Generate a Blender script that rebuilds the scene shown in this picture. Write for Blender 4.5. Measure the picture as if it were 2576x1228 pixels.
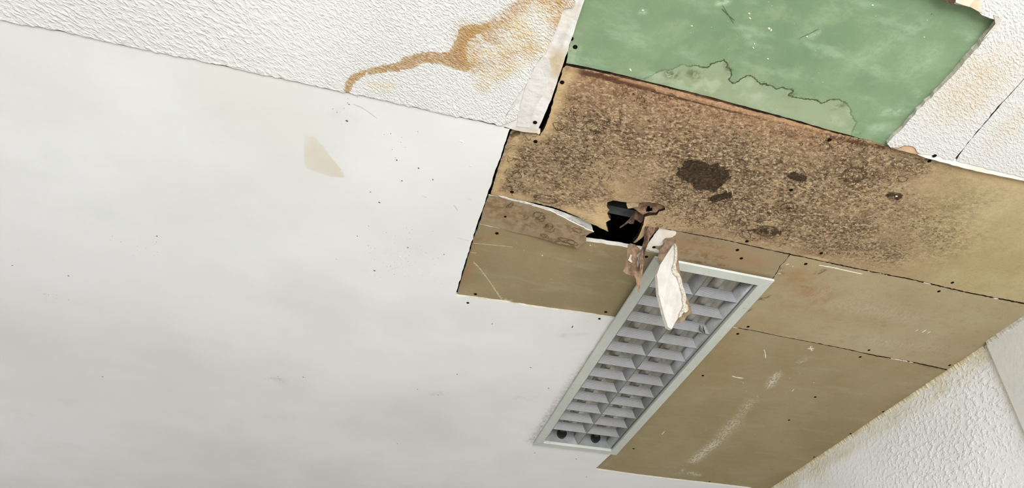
import bpy, math, random
import numpy as np
from mathutils import Vector, Matrix
from mathutils.geometry import delaunay_2d_cdt

random.seed(7)
rng = np.random.default_rng(7)
SC = bpy.context.scene
COL = SC.collection
for o in list(bpy.data.objects):
    bpy.data.objects.remove(o)

# ------------------------------------------------------------------ camera
CX, CY, F = 1450.0, 614.0, 1735.914
RM = np.array([[9.55359911e-01, 1.85063800e-01, 2.30301609e-01],
               [-2.95443586e-01, 6.00345452e-01, 7.43167832e-01],
               [-7.27061233e-04, -7.78033886e-01, 6.28221890e-01]])   # rows: room x, y, z in the lens's own axes
CAMZ = 1.60
H = 2.68                                                        # underside of the finished ceiling
cam = bpy.data.cameras.new('camera')
cam.sensor_width = 36.0
cam.sensor_fit = 'HORIZONTAL'
cam.lens = F / 2576 * 36.0
cam.shift_x = -(CX - 1288) / 2576
cam.clip_start = 0.02
camo = bpy.data.objects.new('camera', cam)
COL.objects.link(camo)
m3 = Matrix(((RM[0][0], -RM[0][1], -RM[0][2]),
             (RM[1][0], -RM[1][1], -RM[1][2]),
             (RM[2][0], -RM[2][1], -RM[2][2])))
camo.matrix_world = Matrix.Translation((0, 0, CAMZ)) @ m3.to_4x4()
SC.camera = camo

# ------------------------------------------------------------------ world, light, exposure
w = bpy.data.worlds.new('world')
SC.world = w
w.use_nodes = True
w.node_tree.nodes['Background'].inputs[0].default_value = (0.80, 0.90, 1.0, 1)
w.node_tree.nodes['Background'].inputs[1].default_value = 0.6


def area(name, loc, rot, sx, sy, power, col):
    l = bpy.data.lights.new(name, 'AREA')
    l.shape = 'RECTANGLE'
    l.size, l.size_y = sx, sy
    l.energy = power
    l.color = col
    o = bpy.data.objects.new(name, l)
    o.location = loc
    o.rotation_euler = rot
    COL.objects.link(o)
    return o


# daylight through the tall windows behind the photographer
area('daylight', (0.35, -2.25, 1.15), (math.radians(90), 0, 0), 2.9, 1.5, 235, (0.955, 0.985, 1.06))
# and a smaller window far down the left side of the room
area('daylight_side', (-3.05, 3.3, 1.35), (math.radians(90), 0, math.radians(-90)), 2.4, 1.5, 17, (0.955, 0.985, 1.06))
SC.view_settings.view_transform = 'Standard'
SC.view_settings.look = 'None'
SC.view_settings.gamma = 1
SC.view_settings.exposure = 0.0
SC.view_settings.use_curve_mapping = False


# ------------------------------------------------------------------ helpers
def P(x, y, dz=0.0):
    """room point on the plane z = H + dz seen at photo pixel (x, y); arrays allowed"""
    x = np.asarray(x, float); y = np.asarray(y, float)
    d = np.stack([x - CX, y - CY, np.full_like(x, F)], -1) @ RM.T
    t = (H + dz - CAMZ) / d[..., 2]
    return np.stack([d[..., 0] * t, d[..., 1] * t, d[..., 2] * t + CAMZ], -1)


def PY(x, y, Y):
    """room point on the upright plane y = Y"""
    x = np.asarray(x, float); y = np.asarray(y, float)
    d = np.stack([x - CX, y - CY, np.full_like(x, F)], -1) @ RM.T
    t = Y / d[..., 1]
    return np.stack([d[..., 0] * t, d[..., 1] * t, d[..., 2] * t + CAMZ], -1)


def PXW(x, y, X):
    x = np.asarray(x, float); y = np.asarray(y, float)
    d = np.stack([x - CX, y - CY, np.full_like(x, F)], -1) @ RM.T
    t = X / d[..., 0]
    return np.stack([d[..., 0] * t, d[..., 1] * t, d[..., 2] * t + CAMZ], -1)


def outline(pts, dz=0.0):
    out = []
    for p in pts:
        if p[0] == 'w':
            out.append((p[1], p[2]))
        else:
            q = P(p[0], p[1], dz)
            out.append((q[0], q[1]))
    return np.array(out)


def rough_line(pts, step, amp, closed=True, seed=0):
    r = np.random.default_rng(seed)
    out = []
    n = len(pts)
    for i in range(n if closed else n - 1):
        a = pts[i]; b = pts[(i + 1) % n]
        L = np.hypot(*(b - a))
        k = max(1, int(L / step))
        if L > 1.6:
            k = max(1, int(L / (step * 4)))
        nn = np.array([-(b - a)[1], (b - a)[0]]) / max(L, 1e-9)
        for j in range(k):
            p = a + (b - a) * j / k
            if j > 0:
                p = p + nn * r.normal(0, amp)
            out.append(p)
    if not closed:
        out.append(pts[-1])
    return np.array(out)


def inside(px, py, poly):
    c = np.zeros(px.shape, bool)
    n = len(poly)
    for i in range(n):
        x1, y1 = poly[i]; x2, y2 = poly[(i + 1) % n]
        if y1 == y2:
            continue
        k = ((y1 > py) != (y2 > py)) & (px < (x2 - x1) * (py - y1) / (y2 - y1) + x1)
        c ^= k
    return c


def seg_dist(px, py, a, b):
    vx, vy = b[0] - a[0], b[1] - a[1]
    L2 = vx * vx + vy * vy
    if L2 < 1e-14:
        return np.hypot(px - a[0], py - a[1])
    t = np.clip(((px - a[0]) * vx + (py - a[1]) * vy) / L2, 0, 1)
    return np.hypot(px - a[0] - t * vx, py - a[1] - t * vy)


def poly_dist(px, py, poly, closed=True):
    d = np.full(px.shape, 9.0)
    n = len(poly)
    for i in range(n if closed else n - 1):
        d = np.minimum(d, seg_dist(px, py, poly[i], poly[(i + 1) % n]))
    return d


def A_sdf(pts, dz=0.0):
    """signed distance (m), positive inside"""
    poly = outline(pts, dz)
    return lambda x, y: np.where(inside(x, y, poly), 1, -1) * poly_dist(x, y, poly)


def A_marks(lst, dz=0.0):
    """soft marks: (x1,y1,x2,y2, radius in mm, strength)"""
    L = [(P(a, b, dz)[:2], P(c, d, dz)[:2], r / 1000.0, s) for a, b, c, d, r, s in lst]

    def f(x, y):
        v = np.zeros(x.shape)
        for a, b, r, s in L:
            d = seg_dist(x, y, a, b)
            v = np.maximum(v, s * np.exp(-(d / r) ** 2))
        return v
    return f


def spots(lst):
    return [(x, y, x, y, r, s) for x, y, r, s in lst]


def link(name, me, mats, parent=None):
    o = bpy.data.objects.new(name, me)
    COL.objects.link(o)
    for m in (mats if isinstance(mats, (list, tuple)) else [mats]):
        if len(me.materials) < (len(mats) if isinstance(mats, (list, tuple)) else 1):
            me.materials.append(m)
    if parent is not None:
        o.parent = parent
    return o


def tag(o, label=None, cat=None, group=None, kind=None):
    if label: o['label'] = label
    if cat: o['category'] = cat
    if group: o['group'] = group
    if kind: o['kind'] = kind
    return o


def empty(name, loc):
    o = bpy.data.objects.new(name, None)
    o.location = loc
    o.empty_display_size = 0.05
    COL.objects.link(o)
    return o


def mesh(name, verts, faces, mats_idx=None, smooth=False):
    me = bpy.data.meshes.new(name)
    me.from_pydata([tuple(map(float, v)) for v in verts], [], faces)
    if mats_idx is not None:
        me.polygons.foreach_set('material_index', mats_idx)
    if smooth:
        me.polygons.foreach_set('use_smooth', [True] * len(faces))
    me.update()
    return me


def tri_fill(loop, res, holes=(), margin=0.45):
    """triangles filling loop (minus holes) with a grid of inner points"""
    lo = loop.min(0); hi = loop.max(0)
    gx, gy = np.meshgrid(np.arange(lo[0] + res / 2, hi[0], res), np.arange(lo[1] + res / 2, hi[1], res))
    gx = gx.ravel(); gy = gy.ravel().copy()
    k = inside(gx, gy, loop)
    gx, gy = gx[k], gy[k]
    if len(gx):
        d = poly_dist(gx, gy, loop)
        k = d > res * margin
        for h in holes:
            k &= ~inside(gx, gy, h) & (poly_dist(gx, gy, h) > res * margin)
        gx, gy = gx[k], gy[k]
    pts = [Vector(p) for p in loop]
    edges = [(i, (i + 1) % len(loop)) for i in range(len(loop))]
    for h in holes:
        b = len(pts)
        pts += [Vector(p) for p in h]
        edges += [(b + i, b + (i + 1) % len(h)) for i in range(len(h))]
    pts += [Vector((a, b)) for a, b in zip(gx, gy)]
    vs, es, fs = delaunay_2d_cdt(pts, edges, [], 1, 1e-7)[:3]
    V = np.array([(v.x, v.y) for v in vs])
    T = np.array([tuple(f) for f in fs])
    c = V[T].mean(1)
    k = inside(c[:, 0], c[:, 1], loop)
    for h in holes:
        k &= ~inside(c[:, 0], c[:, 1], h)
    return V, T[k]


def board(name, pts, dz, thick, mats, parent, res=0.01, amp=0.0006, step=0.012, holes=(), attrs=None,
          sag=None, seed=1, label=None):
    """a flat board: underside at H+dz, edges of its own thickness. sag(x,y) lowers it"""
    loop = rough_line(outline(pts, dz), step, amp, True, seed)
    hl = [rough_line(outline(h, dz), step * 0.5, amp, True, seed + 5) for h in holes]
    V, T = tri_fill(loop, res, hl)
    zz = np.full(len(V), H + dz)
    if sag: zz = zz - sag(V[:, 0], V[:, 1])
    verts = [(a, b, c) for (a, b), c in zip(V, zz)]
    tris = []
    for t in T:
        a, b, c = V[t[0]], V[t[1]], V[t[2]]
        s = (b[0] - a[0]) * (c[1] - a[1]) - (b[1] - a[1]) * (c[0] - a[0])
        tris.append((int(t[0]), int(t[2]), int(t[1])) if s > 0 else (int(t[0]), int(t[1]), int(t[2])))
    mi = [0] * len(tris)
    nv0 = len(verts)
    for lp in [loop] + hl:
        z0 = np.full(len(lp), H + dz)
        if sag: z0 = z0 - sag(lp[:, 0], lp[:, 1])
        b = len(verts); n = len(lp)
        verts += [(p[0], p[1], z) for p, z in zip(lp, z0)]
        verts += [(p[0], p[1], z + thick) for p, z in zip(lp, z0)]
        for i in range(n):
            j = (i + 1) % n
            tris.append((b + i, b + j, b + n + j, b + n + i)); mi.append(1)
    # plain back face
    V2, T2 = tri_fill(loop, 5.0, hl)
    b = len(verts)
    z2 = np.full(len(V2), H + dz + thick)
    if sag: z2 = z2 - sag(V2[:, 0], V2[:, 1])
    verts += [(p[0], p[1], z) for p, z in zip(V2, z2)]
    for t in T2:
        tris.append(tuple(int(b + k) for k in t)); mi.append(1)
    me = mesh(name, verts, tris, mi)
    if attrs:
        A = np.array([(v[0], v[1]) for v in verts])
        for k, f in attrs.items():
            at = me.attributes.new(k, 'FLOAT', 'POINT')
            at.data.foreach_set('value', f(A[:, 0], A[:, 1]).astype(np.float32))
    o = link(name, me, mats, parent)
    if label: o['label'] = label
    return o


def sheet(name, pts, depth, mats, parent, thick=0.001, res=6.0, amp=0.4, seed=3, label=None, smooth=True, step=5.0):
    """a loose torn piece: outline in the photo's frame, each point set at its true depth by depth(x, y) -> room points"""
    loop = rough_line(np.array(pts, float), step, amp, True, seed)
    V, T = tri_fill(loop, res)
    W = depth(V[:, 0], V[:, 1])
    L3 = depth(loop[:, 0], loop[:, 1])
    c = W.mean(0)
    # back offset along the mean normal, away from the viewer
    nn = np.zeros(3)
    for t in T[:200]:
        q = np.cross(W[t[1]] - W[t[0]], W[t[2]] - W[t[0]])
        if q @ (c - np.array([0, 0, CAMZ])) < 0: q = -q
        nn += q
    nn /= np.linalg.norm(nn)
    verts = [tuple(p) for p in W] + [tuple(p + nn * thick) for p in W]
    n0 = len(W)
    faces = []; mi = []
    for t in T:
        faces.append(tuple(int(k) for k in t)); mi.append(0)
        faces.append(tuple(int(k) + n0 for k in t[::-1])); mi.append(len(mats) - 1)
    b = len(verts); n = len(loop)
    verts += [tuple(p) for p in L3] + [tuple(p + nn * thick) for p in L3]
    for i in range(n):
        j = (i + 1) % n
        faces.append((b + i, b + j, b + n + j, b + n + i)); mi.append(min(1, len(mats) - 1))
    me = mesh(name, verts, faces, mi)
    o = link(name, me, mats, parent)
    if label: o['label'] = label
    return o


def box(x0, x1, y0, y1, z0, z1):
    v = [(x0, y0, z0), (x1, y0, z0), (x1, y1, z0), (x0, y1, z0), (x0, y0, z1), (x1, y0, z1), (x1, y1, z1), (x0, y1, z1)]
    f = [(3, 2, 1, 0), (4, 5, 6, 7), (0, 1, 5, 4), (1, 2, 6, 5), (2, 3, 7, 6), (3, 0, 4, 7)]
    return v, f


def merge(parts):
    V = []; Fc = []
    for v, f in parts:
        b = len(V)
        V += v
        Fc += [tuple(b + k for k in q) for q in f]
    return V, Fc


# ------------------------------------------------------------------ node helpers
def lin(h):
    h = h.lstrip('#')
    c = [int(h[i:i + 2], 16) / 255 for i in (0, 2, 4)]
    return tuple([(x / 12.92 if x <= 0.04045 else ((x + 0.055) / 1.055) ** 2.4) for x in c] + [1.0])


class NT:
    def __init__(s, name, rough=0.85, metal=0.0, spec=0.3):
        s.m = bpy.data.materials.new(name)
        s.m.use_nodes = True
        s.t = s.m.node_tree
        s.b = s.t.nodes['Principled BSDF']
        s.b.inputs['Roughness'].default_value = rough
        s.b.inputs['Metallic'].default_value = metal
        s.b.inputs['Specular IOR Level'].default_value = spec
        s.geo = s.t.nodes.new('ShaderNodeNewGeometry')
        s.pos = s.geo.outputs['Position']
        tc = s.t.nodes.new('ShaderNodeTexCoord')
        s.obj = tc.outputs['Object']

    def _set(s, sock, v):
        if isinstance(v, bpy.types.NodeSocket):
            s.t.links.new(v, sock)
        else:
            sock.default_value = v

    def rmap(s, scale, ang, vec=None, loc=(0, 0, 0)):
        return s.map(scale, loc=loc, vec=s.map(rot=(0, 0, math.radians(ang)), vec=vec))

    def map(s, scale=(1, 1, 1), rot=(0, 0, 0), loc=(0, 0, 0), vec=None):
        n = s.t.nodes.new('ShaderNodeMapping')
        s._set(n.inputs['Vector'], vec or s.pos)
        n.inputs['Scale'].default_value = scale
        n.inputs['Rotation'].default_value = rot
        n.inputs['Location'].default_value = loc
        return n.outputs[0]

    def noise(s, scale, detail=3, rough=0.55, vec=None, dist=0.0, color=False):
        n = s.t.nodes.new('ShaderNodeTexNoise')
        s._set(n.inputs['Vector'], vec or s.pos)
        n.inputs['Scale'].default_value = scale
        n.inputs['Detail'].default_value = detail
        n.inputs['Roughness'].default_value = rough
        n.inputs['Distortion'].default_value = dist
        return n.outputs['Color' if color else 'Fac']

    def vor(s, scale, feature='DISTANCE_TO_EDGE', vec=None, rand=1.0):
        n = s.t.nodes.new('ShaderNodeTexVoronoi')
        n.feature = feature
        s._set(n.inputs['Vector'], vec or s.pos)
        n.inputs['Scale'].default_value = scale
        n.inputs['Randomness'].default_value = rand
        return n.outputs['Distance']

    def math(s, op, a, b=0.0, c=0.0, clamp=False):
        n = s.t.nodes.new('ShaderNodeMath')
        n.operation = op
        n.use_clamp = clamp
        s._set(n.inputs[0], a); s._set(n.inputs[1], b); s._set(n.inputs[2], c)
        return n.outputs[0]

    def vadd(s, a, b, k=1.0):
        n = s.t.nodes.new('ShaderNodeVectorMath')
        n.operation = 'MULTIPLY_ADD'
        s._set(n.inputs[0], b)
        n.inputs[1].default_value = (k, k, k)
        s._set(n.inputs[2], a)
        return n.outputs[0]

    def warp(s, scale, k, vec=None):
        c = s.noise(scale, 3, 0.6, vec, color=True)
        n = s.t.nodes.new('ShaderNodeVectorMath'); n.operation = 'SUBTRACT'
        s._set(n.inputs[0], c); n.inputs[1].default_value = (0.5, 0.5, 0.5)
        return s.vadd(vec or s.pos, n.outputs[0], k)

    def ramp(s, v, lo, hi, a=0.0, b=1.0, smooth=True):
        n = s.t.nodes.new('ShaderNodeMapRange')
        if smooth: n.interpolation_type = 'SMOOTHSTEP'
        n.clamp = True
        s._set(n.inputs['Value'], v)
        n.inputs['From Min'].default_value = lo
        n.inputs['From Max'].default_value = hi
        n.inputs['To Min'].default_value = a
        n.inputs['To Max'].default_value = b
        return n.outputs[0]

    def mix(s, f, a, b, mode='MIX'):
        n = s.t.nodes.new('ShaderNodeMix')
        n.data_type = 'RGBA'
        n.blend_type = mode
        s._set(n.inputs['Factor'], f)
        for sock, v in ((n.inputs[6], a), (n.inputs[7], b)):
            s._set(sock, lin(v) if isinstance(v, str) else v)
        return n.outputs[2]

    def attr(s, name):
        n = s.t.nodes.new('ShaderNodeAttribute')
        n.attribute_name = name
        return n.outputs['Fac']

    def mul(s, a, b): return s.math('MULTIPLY', a, b)
    def add(s, a, b): return s.math('ADD', a, b)
    def sub(s, a, b): return s.math('SUBTRACT', a, b)

    def bump(s, h, dist, strength=1.0, prev=None):
        n = s.t.nodes.new('ShaderNodeBump')
        n.inputs['Distance'].default_value = dist
        n.inputs['Strength'].default_value = strength
        s._set(n.inputs['Height'], h)
        if prev is not None: s.t.links.new(prev, n.inputs['Normal'])
        s.t.links.new(n.outputs[0], s.b.inputs['Normal'])
        return n.outputs[0]

    def color(s, c):
        s._set(s.b.inputs['Base Color'], lin(c) if isinstance(c, str) else c)
        return s.m

    def rough(s, r): s._set(s.b.inputs['Roughness'], r)


def plain(name, col, col2=None, scale=40, rough=0.8, metal=0.0, bump=0.0004, bscale=300, spec=0.3):
    n = NT(name, rough, metal, spec)
    if col2:
        n.color(n.mix(n.ramp(n.noise(scale, 4, 0.6), 0.35, 0.65), col, col2))
    else:
        n.color(col)
    if bump: n.bump(n.noise(bscale, 3), bump)
    return n.m


# ------------------------------------------------------------------ materials
WHITE_PAINT = '#DEDBD2'


def mat_textured(name, base, kind):
    """coarse woodchip / combed plaster relief in white paint"""
    n = NT(name, 0.8)
    wv = n.warp(35, 0.012)
    def ridges(k, loc):
        a = n.noise(1.0, 3, 0.5, n.rmap((75 * k, 165 * k, 120 * k), -27, vec=wv, loc=loc))
        a2 = n.noise(1.0, 2, 0.5, n.rmap((95 * k, 140 * k, 120 * k), -42, vec=wv, loc=(loc[0] + 3, 7, 2)))
        return n.math('MAXIMUM', n.ramp(a, 0.44, 0.72), n.mul(n.ramp(a2, 0.47, 0.74), 0.9))
    sx = n.t.nodes.new('ShaderNodeSeparateXYZ')
    n.t.links.new(n.pos, sx.inputs[0])
    fineh = ridges(1.65, (0, 0, 0))
    if kind == 'left':
        zone = n.ramp(sx.outputs[0], -0.42, -0.08)
        hh = n.add(n.mul(fineh, zone), n.mul(ridges(0.85, (5, 2, 0)), n.math('SUBTRACT', 1.0, zone)))
    else:
        hh = ridges(1.35, (9, 1, 0))
    a = hh
    b = n.noise(330.0, 2, 0.5)
    h = n.add(hh, n.mul(b, 0.12))
    col = n.mix(n.ramp(n.noise(3.0, 3), 0.35, 0.7), base, n.mix(0.5, base, '#D2CFC6'))
    col = n.mix(n.ramp(a, 0.25, 0.0, 0, 0.10), col, '#B9B3A2')
    if kind == 'left':
        wob = n.mul(n.sub(n.noise(140, 4, 0.7), 0.5), 0.016)
        s1 = n.add(n.attr('stain'), wob)
        s2 = n.add(n.attr('halo'), n.mul(n.sub(n.noise(60, 4, 0.7), 0.5), 0.05))
        grain = n.ramp(n.noise(1.0, 3, 0.6, n.map((120, 260, 200))), 0.3, 0.62, 0.35, 1.0)
        f2 = n.mul(n.ramp(s2, -0.012, 0.02), n.mul(n.ramp(n.noise(22, 4, 0.65), 0.30, 0.62, 0.18, 0.95), grain))
        col = n.mix(n.mul(f2, 0.85), col, '#C9AC74')
        rim = n.mul(n.ramp(n.attr('rim'), 0.05, 0.9), n.ramp(n.noise(45, 4, 0.7), 0.30, 0.6, 0.15, 1.0))
        col = n.mix(n.mul(rim, n.mul(grain, 0.8)), col, '#AE8451')
        f1 = n.mul(n.ramp(s1, -0.0025, 0.001), n.ramp(n.noise(130, 3), 0.25, 0.6, 0.72, 1.0))
        col = n.mix(n.mul(f1, n.ramp(grain, 0.35, 1.0, 0.72, 0.97)), col, n.mix(n.ramp(n.attr('stain'), 0.0, 0.016), '#AE8A54', '#A57A45'))
        p = n.mul(n.ramp(n.attr('scuff'), 0.25, 0.75), 0.7)
        col = n.mix(p, col, '#D8CCB4')
    if kind == 'right':
        f = n.mul(n.attr('halo'), n.ramp(n.noise(60, 4, 0.7), 0.30, 0.60, 0.3, 1.0))
        col = n.mix(f, col, '#CBB99C')
        f = n.mul(n.attr('halo'), n.ramp(n.noise(210, 2), 0.62, 0.72))
        col = n.mix(n.mul(f, 0.8), col, '#A98D6B')
    n.bump(h, 0.0017 if kind == 'left' else 0.0011, 0.8)
    return n.color(col)


M = {}
M['tex_left'] = mat_textured('textured_paint_stained', WHITE_PAINT, 'left')
M['tex_right'] = mat_textured('textured_paint_right', '#D2CFC8', 'right')
M['gypsum_edge'] = plain('gypsum_edge', '#C9C3B6', '#B3AA98', 120, 0.95, 0, 0.0008, 500)


def mat_white():
    n = NT('smooth_white_paint', 0.62, 0, 0.25)
    c1 = n.mix(n.ramp(n.noise(1.3, 3, 0.5), 0.35, 0.68), '#E7E5E0', '#DAD8CE')
    c1 = n.mix(n.ramp(n.noise(2.4, 3, 0.5, n.map((1, 1, 1), loc=(5, 3, 1))), 0.46, 0.72, 0, 0.55), c1, '#DCD6D0')
    c1 = n.mix(n.ramp(n.noise(7, 4, 0.6), 0.5, 0.75, 0, 0.25), c1, '#D6D5C9')
    s = n.add(n.attr('stain'), n.mul(n.sub(n.noise(60, 3, 0.6), 0.5), 0.006))
    f = n.mul(n.ramp(s, -0.0015, 0.0025), n.ramp(n.attr('stainfade'), 0, 1, 0.15, 0.85))
    c1 = n.mix(f, c1, '#D3C8B2')
    g = n.mul(n.attr('grey_marks'), n.ramp(n.noise(70, 4, 0.7), 0.36, 0.66, 0.2, 1))
    c1 = n.mix(g, c1, '#8F8A7E')
    pk = n.ramp(n.attr('pink'), 0.35, 0.6)
    c1 = n.mix(pk, c1, '#B98A80')
    n.bump(n.noise(9, 3), 0.004, 0.35)
    return n.color(c1)


M['white'] = mat_white()


def mat_paper():
    n = NT('bare_grey_paper', 0.9)
    c = n.mix(n.ramp(n.noise(1, 4, 0.6, n.map((30, 60, 30))), 0.35, 0.65), '#E0DBD2', '#CFC9BF')
    c = n.mix(n.mul(n.ramp(n.noise(120, 4, 0.7), 0.5, 0.7), 0.35), c, '#B9AF9E')
    c = n.mix(n.mul(n.attr('tan'), n.ramp(n.noise(40, 4, 0.6), 0.3, 0.6, 0.4, 1)), c, '#B9A079')
    c = n.mix(n.mul(n.attr('seam'), 0.6), c, '#A69F92')
    n.bump(n.noise(60, 4, 0.6), 0.0010, 0.5)
    return n.color(c)


M['paper'] = mat_paper()


def mat_mould():
    n = NT('mouldy_brown_board', 0.92, 0, 0.15)
    dens = n.attr('dens')
    big = n.ramp(n.noise(7, 3, 0.5), 0.3, 0.7)
    base = n.mix(n.ramp(n.noise(10, 4, 0.6), 0.35, 0.7), '#A68D6A', '#937B5B')
    base = n.mix(n.ramp(n.attr('olive'), 0, 1), base, n.mix(n.ramp(n.noise(8, 3), 0.35, 0.65), '#A8966B', '#B0A077'))
    red = n.attr('red')
    base = n.mix(n.mul(red, 0.6), base, '#A37856')
    wv = n.warp(120, 0.007)
    fine = n.noise(1, 8, 0.74, n.map((115, 165, 90), (0, 0, 0), vec=wv))
    light = n.noise(1, 7, 0.74, n.map((125, 180, 90), loc=(3.3, 1.2, 0), vec=wv))
    thr = n.sub(0.640, n.mul(dens, n.add(0.130, n.mul(big, 0.07))))
    d = n.math('DIVIDE', n.sub(fine, thr), 0.10, clamp=True)
    c = base
    veil = n.mul(n.mul(dens, n.ramp(n.noise(1, 7, 0.75, n.map((60, 90, 50), vec=wv)), 0.43, 0.57)), 0.78)
    c = n.mix(veil, c, '#6A533C')
    mid = n.mul(n.mul(dens, n.ramp(n.noise(1, 4, 0.6, n.map((16, 24, 10), loc=(1, 4, 0))), 0.50, 0.68)), 0.5)
    c = n.mix(mid, c, '#5A4530')
    c = n.mix(n.mul(d, n.ramp(dens, 0, 0.6, 0.25, 0.85)), c, n.mix(red, '#412F1E', '#54341F'))
    c = n.mix(n.mul(n.ramp(light, 0.52, 0.60), n.mul(dens, 0.8)), c, '#CDB592')
    # dense small spots
    sp = n.vor(1, 'F1', n.map((190, 260, 130), vec=n.warp(260, 0.004)))
    sm = n.mul(n.ramp(sp, 0.36, 0.18), n.ramp(n.noise(34, 3), 0.42, 0.56))
    c = n.mix(n.mul(n.mul(sm, dens), 0.65), c, '#4E3B28')
    # crinkle lines
    w2 = n.warp(190, 0.012, n.warp(60, 0.012))
    ln = n.vor(1, 'DISTANCE_TO_EDGE', n.map((70, 125, 80), vec=w2))
    lm = n.mul(n.ramp(ln, 0.10, 0.02), n.ramp(n.noise(75, 4, 0.65), 0.46, 0.56))
    c = n.mix(n.mul(lm, n.ramp(n.attr('crack'), 0.1, 0.8, 0.12, 0.92)), c, '#2E2217')
    # soaked dark patches, ragged rim
    dk = n.add(n.attr('dark'), n.add(n.mul(n.sub(n.noise(100, 7, 0.78), 0.5), 0.9), n.mul(n.sub(n.noise(38, 3, 0.6), 0.5), 0.9)))
    c = n.mix(n.mul(n.ramp(dk, 0.42, 0.54), n.ramp(n.noise(140, 6, 0.75), 0.35, 0.65, 0.98, 0.78)), c, '#281C11')
    # rings
    rg = n.add(n.attr('ring'), n.mul(n.sub(n.noise(240, 5, 0.75), 0.5), 0.9))
    c = n.mix(n.mul(n.ramp(rg, 0.48, 0.68), 0.72), c, '#43321F')
    # grimy upper edge
    ed = n.attr('edge')
    eb = n.add(ed, n.mul(n.sub(n.noise(110, 4, 0.7), 0.5), 0.9))
    c = n.mix(n.mul(n.ramp(eb, 0.55, 0.85), 0.9), c, '#4A2E1C')
    c = n.mix(n.mul(n.attr('lip'), 0.85), c, '#C79A72')
    c = n.mix(n.mul(n.attr('pale'), n.ramp(n.noise(35, 4, 0.65), 0.25, 0.6, 0.55, 1.0)), c, '#C3A77B')
    n.bump(n.add(n.mul(d, -0.3), n.noise(190, 4, 0.6)), 0.0013, 0.6)
    return n.color(c)


M['mould'] = mat_mould()


def mat_green():
    n = NT('green_board', 0.75, 0, 0.25)
    c = n.mix(n.ramp(n.noise(5, 4, 0.6), 0.35, 0.68), '#6F8564', '#7F936F')
    c = n.mix(n.ramp(n.noise(14, 4, 0.65, n.map(loc=(8, 2, 0))), 0.48, 0.68, 0, 0.5), c, '#8F9D76')
    c = n.mix(n.ramp(n.noise(1, 4, 0.6, n.map((9, 22, 9), (0, 0, 0.5))), 0.5, 0.72, 0, 0.5), c, '#9AAD8E')
    c = n.mix(n.ramp(n.noise(450, 2), 0.52, 0.75, 0, 0.28), c, '#5B6C4C')
    sd = n.add(n.add(n.attr('stain'), n.mul(n.sub(n.noise(70, 3, 0.6), 0.5), 0.010)), n.mul(n.sub(n.noise(190, 4, 0.7), 0.5), 0.008))
    ins = n.ramp(sd, -0.001, 0.002)
    sc = n.mix(n.ramp(n.noise(12, 4, 0.6), 0.35, 0.65), '#95A182', '#959A74')
    sc = n.mix(n.ramp(n.noise(18, 4, 0.6, n.map(loc=(4, 1, 0))), 0.52, 0.66, 0, 0.7), sc, '#ABB598')
    c = n.mix(n.mul(ins, n.ramp(n.attr('stain'), 0, 0.05, 0.6, 0.95)), c, sc)
    line = n.mul(n.ramp(n.math('ABSOLUTE', sd), 0.0022, 0.0007), n.ramp(n.noise(28, 3), 0.30, 0.5, 0.35, 1))
    c = n.mix(n.mul(line, n.attr('linefade')), c, '#3F4428')
    blot = n.mul(n.attr('blot'), n.ramp(n.noise(90, 4, 0.7), 0.42, 0.55))
    c = n.mix(blot, c, '#525636')
    c = n.mix(n.mul(n.attr('lightmark'), n.ramp(n.noise(90, 4, 0.7), 0.35, 0.6, 0.25, 1)), c, '#ABB99A')
    n.bump(n.noise(25, 4, 0.6), 0.0018, 0.4)
    return n.color(c)


M['green'] = mat_green()


def mat_brown(name, a, b, seedloc):
    n = NT(name, 0.80, 0, 0.25)
    pv = n.map(loc=seedloc)
    c = n.mix(n.ramp(n.noise(5, 4, 0.55, pv), 0.32, 0.68), a, b)
    c = n.mix(n.ramp(n.noise(1, 4, 0.6, n.map((8, 26, 8), (0, 0, 0.1), seedloc)), 0.5, 0.75, 0, 0.4), c, '#A89B78')
    c = n.mix(n.ramp(n.noise(1, 5, 0.7, n.map((30, 55, 30), loc=seedloc)), 0.52, 0.70, 0, 0.35), c, '#8A7350')
    c = n.mix(n.ramp(n.noise(600, 3), 0.48, 0.70, 0, 0.35), c, '#75664A')
    c = n.mix(n.ramp(n.noise(160, 5, 0.75), 0.66, 0.72, 0, 0.35), c, '#C2B594')
    c = n.mix(n.mul(n.attr('mould'), n.ramp(n.noise(60, 5, 0.7), 0.40, 0.62)), c, '#5E4A33')
    rg = n.add(n.attr('ring'), n.mul(n.sub(n.noise(240, 5, 0.75), 0.5), 0.9))
    c = n.mix(n.mul(n.ramp(rg, 0.45, 0.65), 0.75), c, '#423524')
    c = n.mix(n.mul(n.attr('warm'), n.ramp(n.noise(30, 4, 0.6), 0.3, 0.65, 0.3, 1)), c, '#94744F')
    c = n.mix(n.mul(n.attr('lightmark'), n.ramp(n.noise(1, 4, 0.7, n.map((160, 70, 80), (0, 0, 0.4))), 0.42, 0.58)), c, '#D9D0BC')
    sc = n.ramp(n.attr('scratch'), 0.3, 0.7)
    c = n.mix(n.mul(sc, 0.75), c, '#CDC0A0')
    bare = n.add(n.attr('bare'), n.mul(n.sub(n.noise(110, 4, 0.65), 0.5), 0.008))
    c = n.mix(n.ramp(bare, -0.0006, 0.0006), c, n.mix(n.ramp(n.noise(30, 4), 0.35, 0.65), '#E6DED0', '#D9CDBA'))
    n.bump(n.noise(40, 5, 0.6), 0.0012, 0.4)
    return n.color(c)


M['brown_dark'] = mat_brown('brown_board_left', '#8A7C5A', '#958662', (0, 0, 0))
M['brown_strip'] = mat_brown('brown_board_strip', '#8D7B5F', '#9C8969', (2, 5, 0))
M['brown_a'] = mat_brown('brown_board_right', '#A89A77', '#A08F6C', (7, 1, 0))
M['brown_b'] = mat_brown('brown_board_far', '#93845F', '#9C8D6A', (3, 9, 0))


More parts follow.
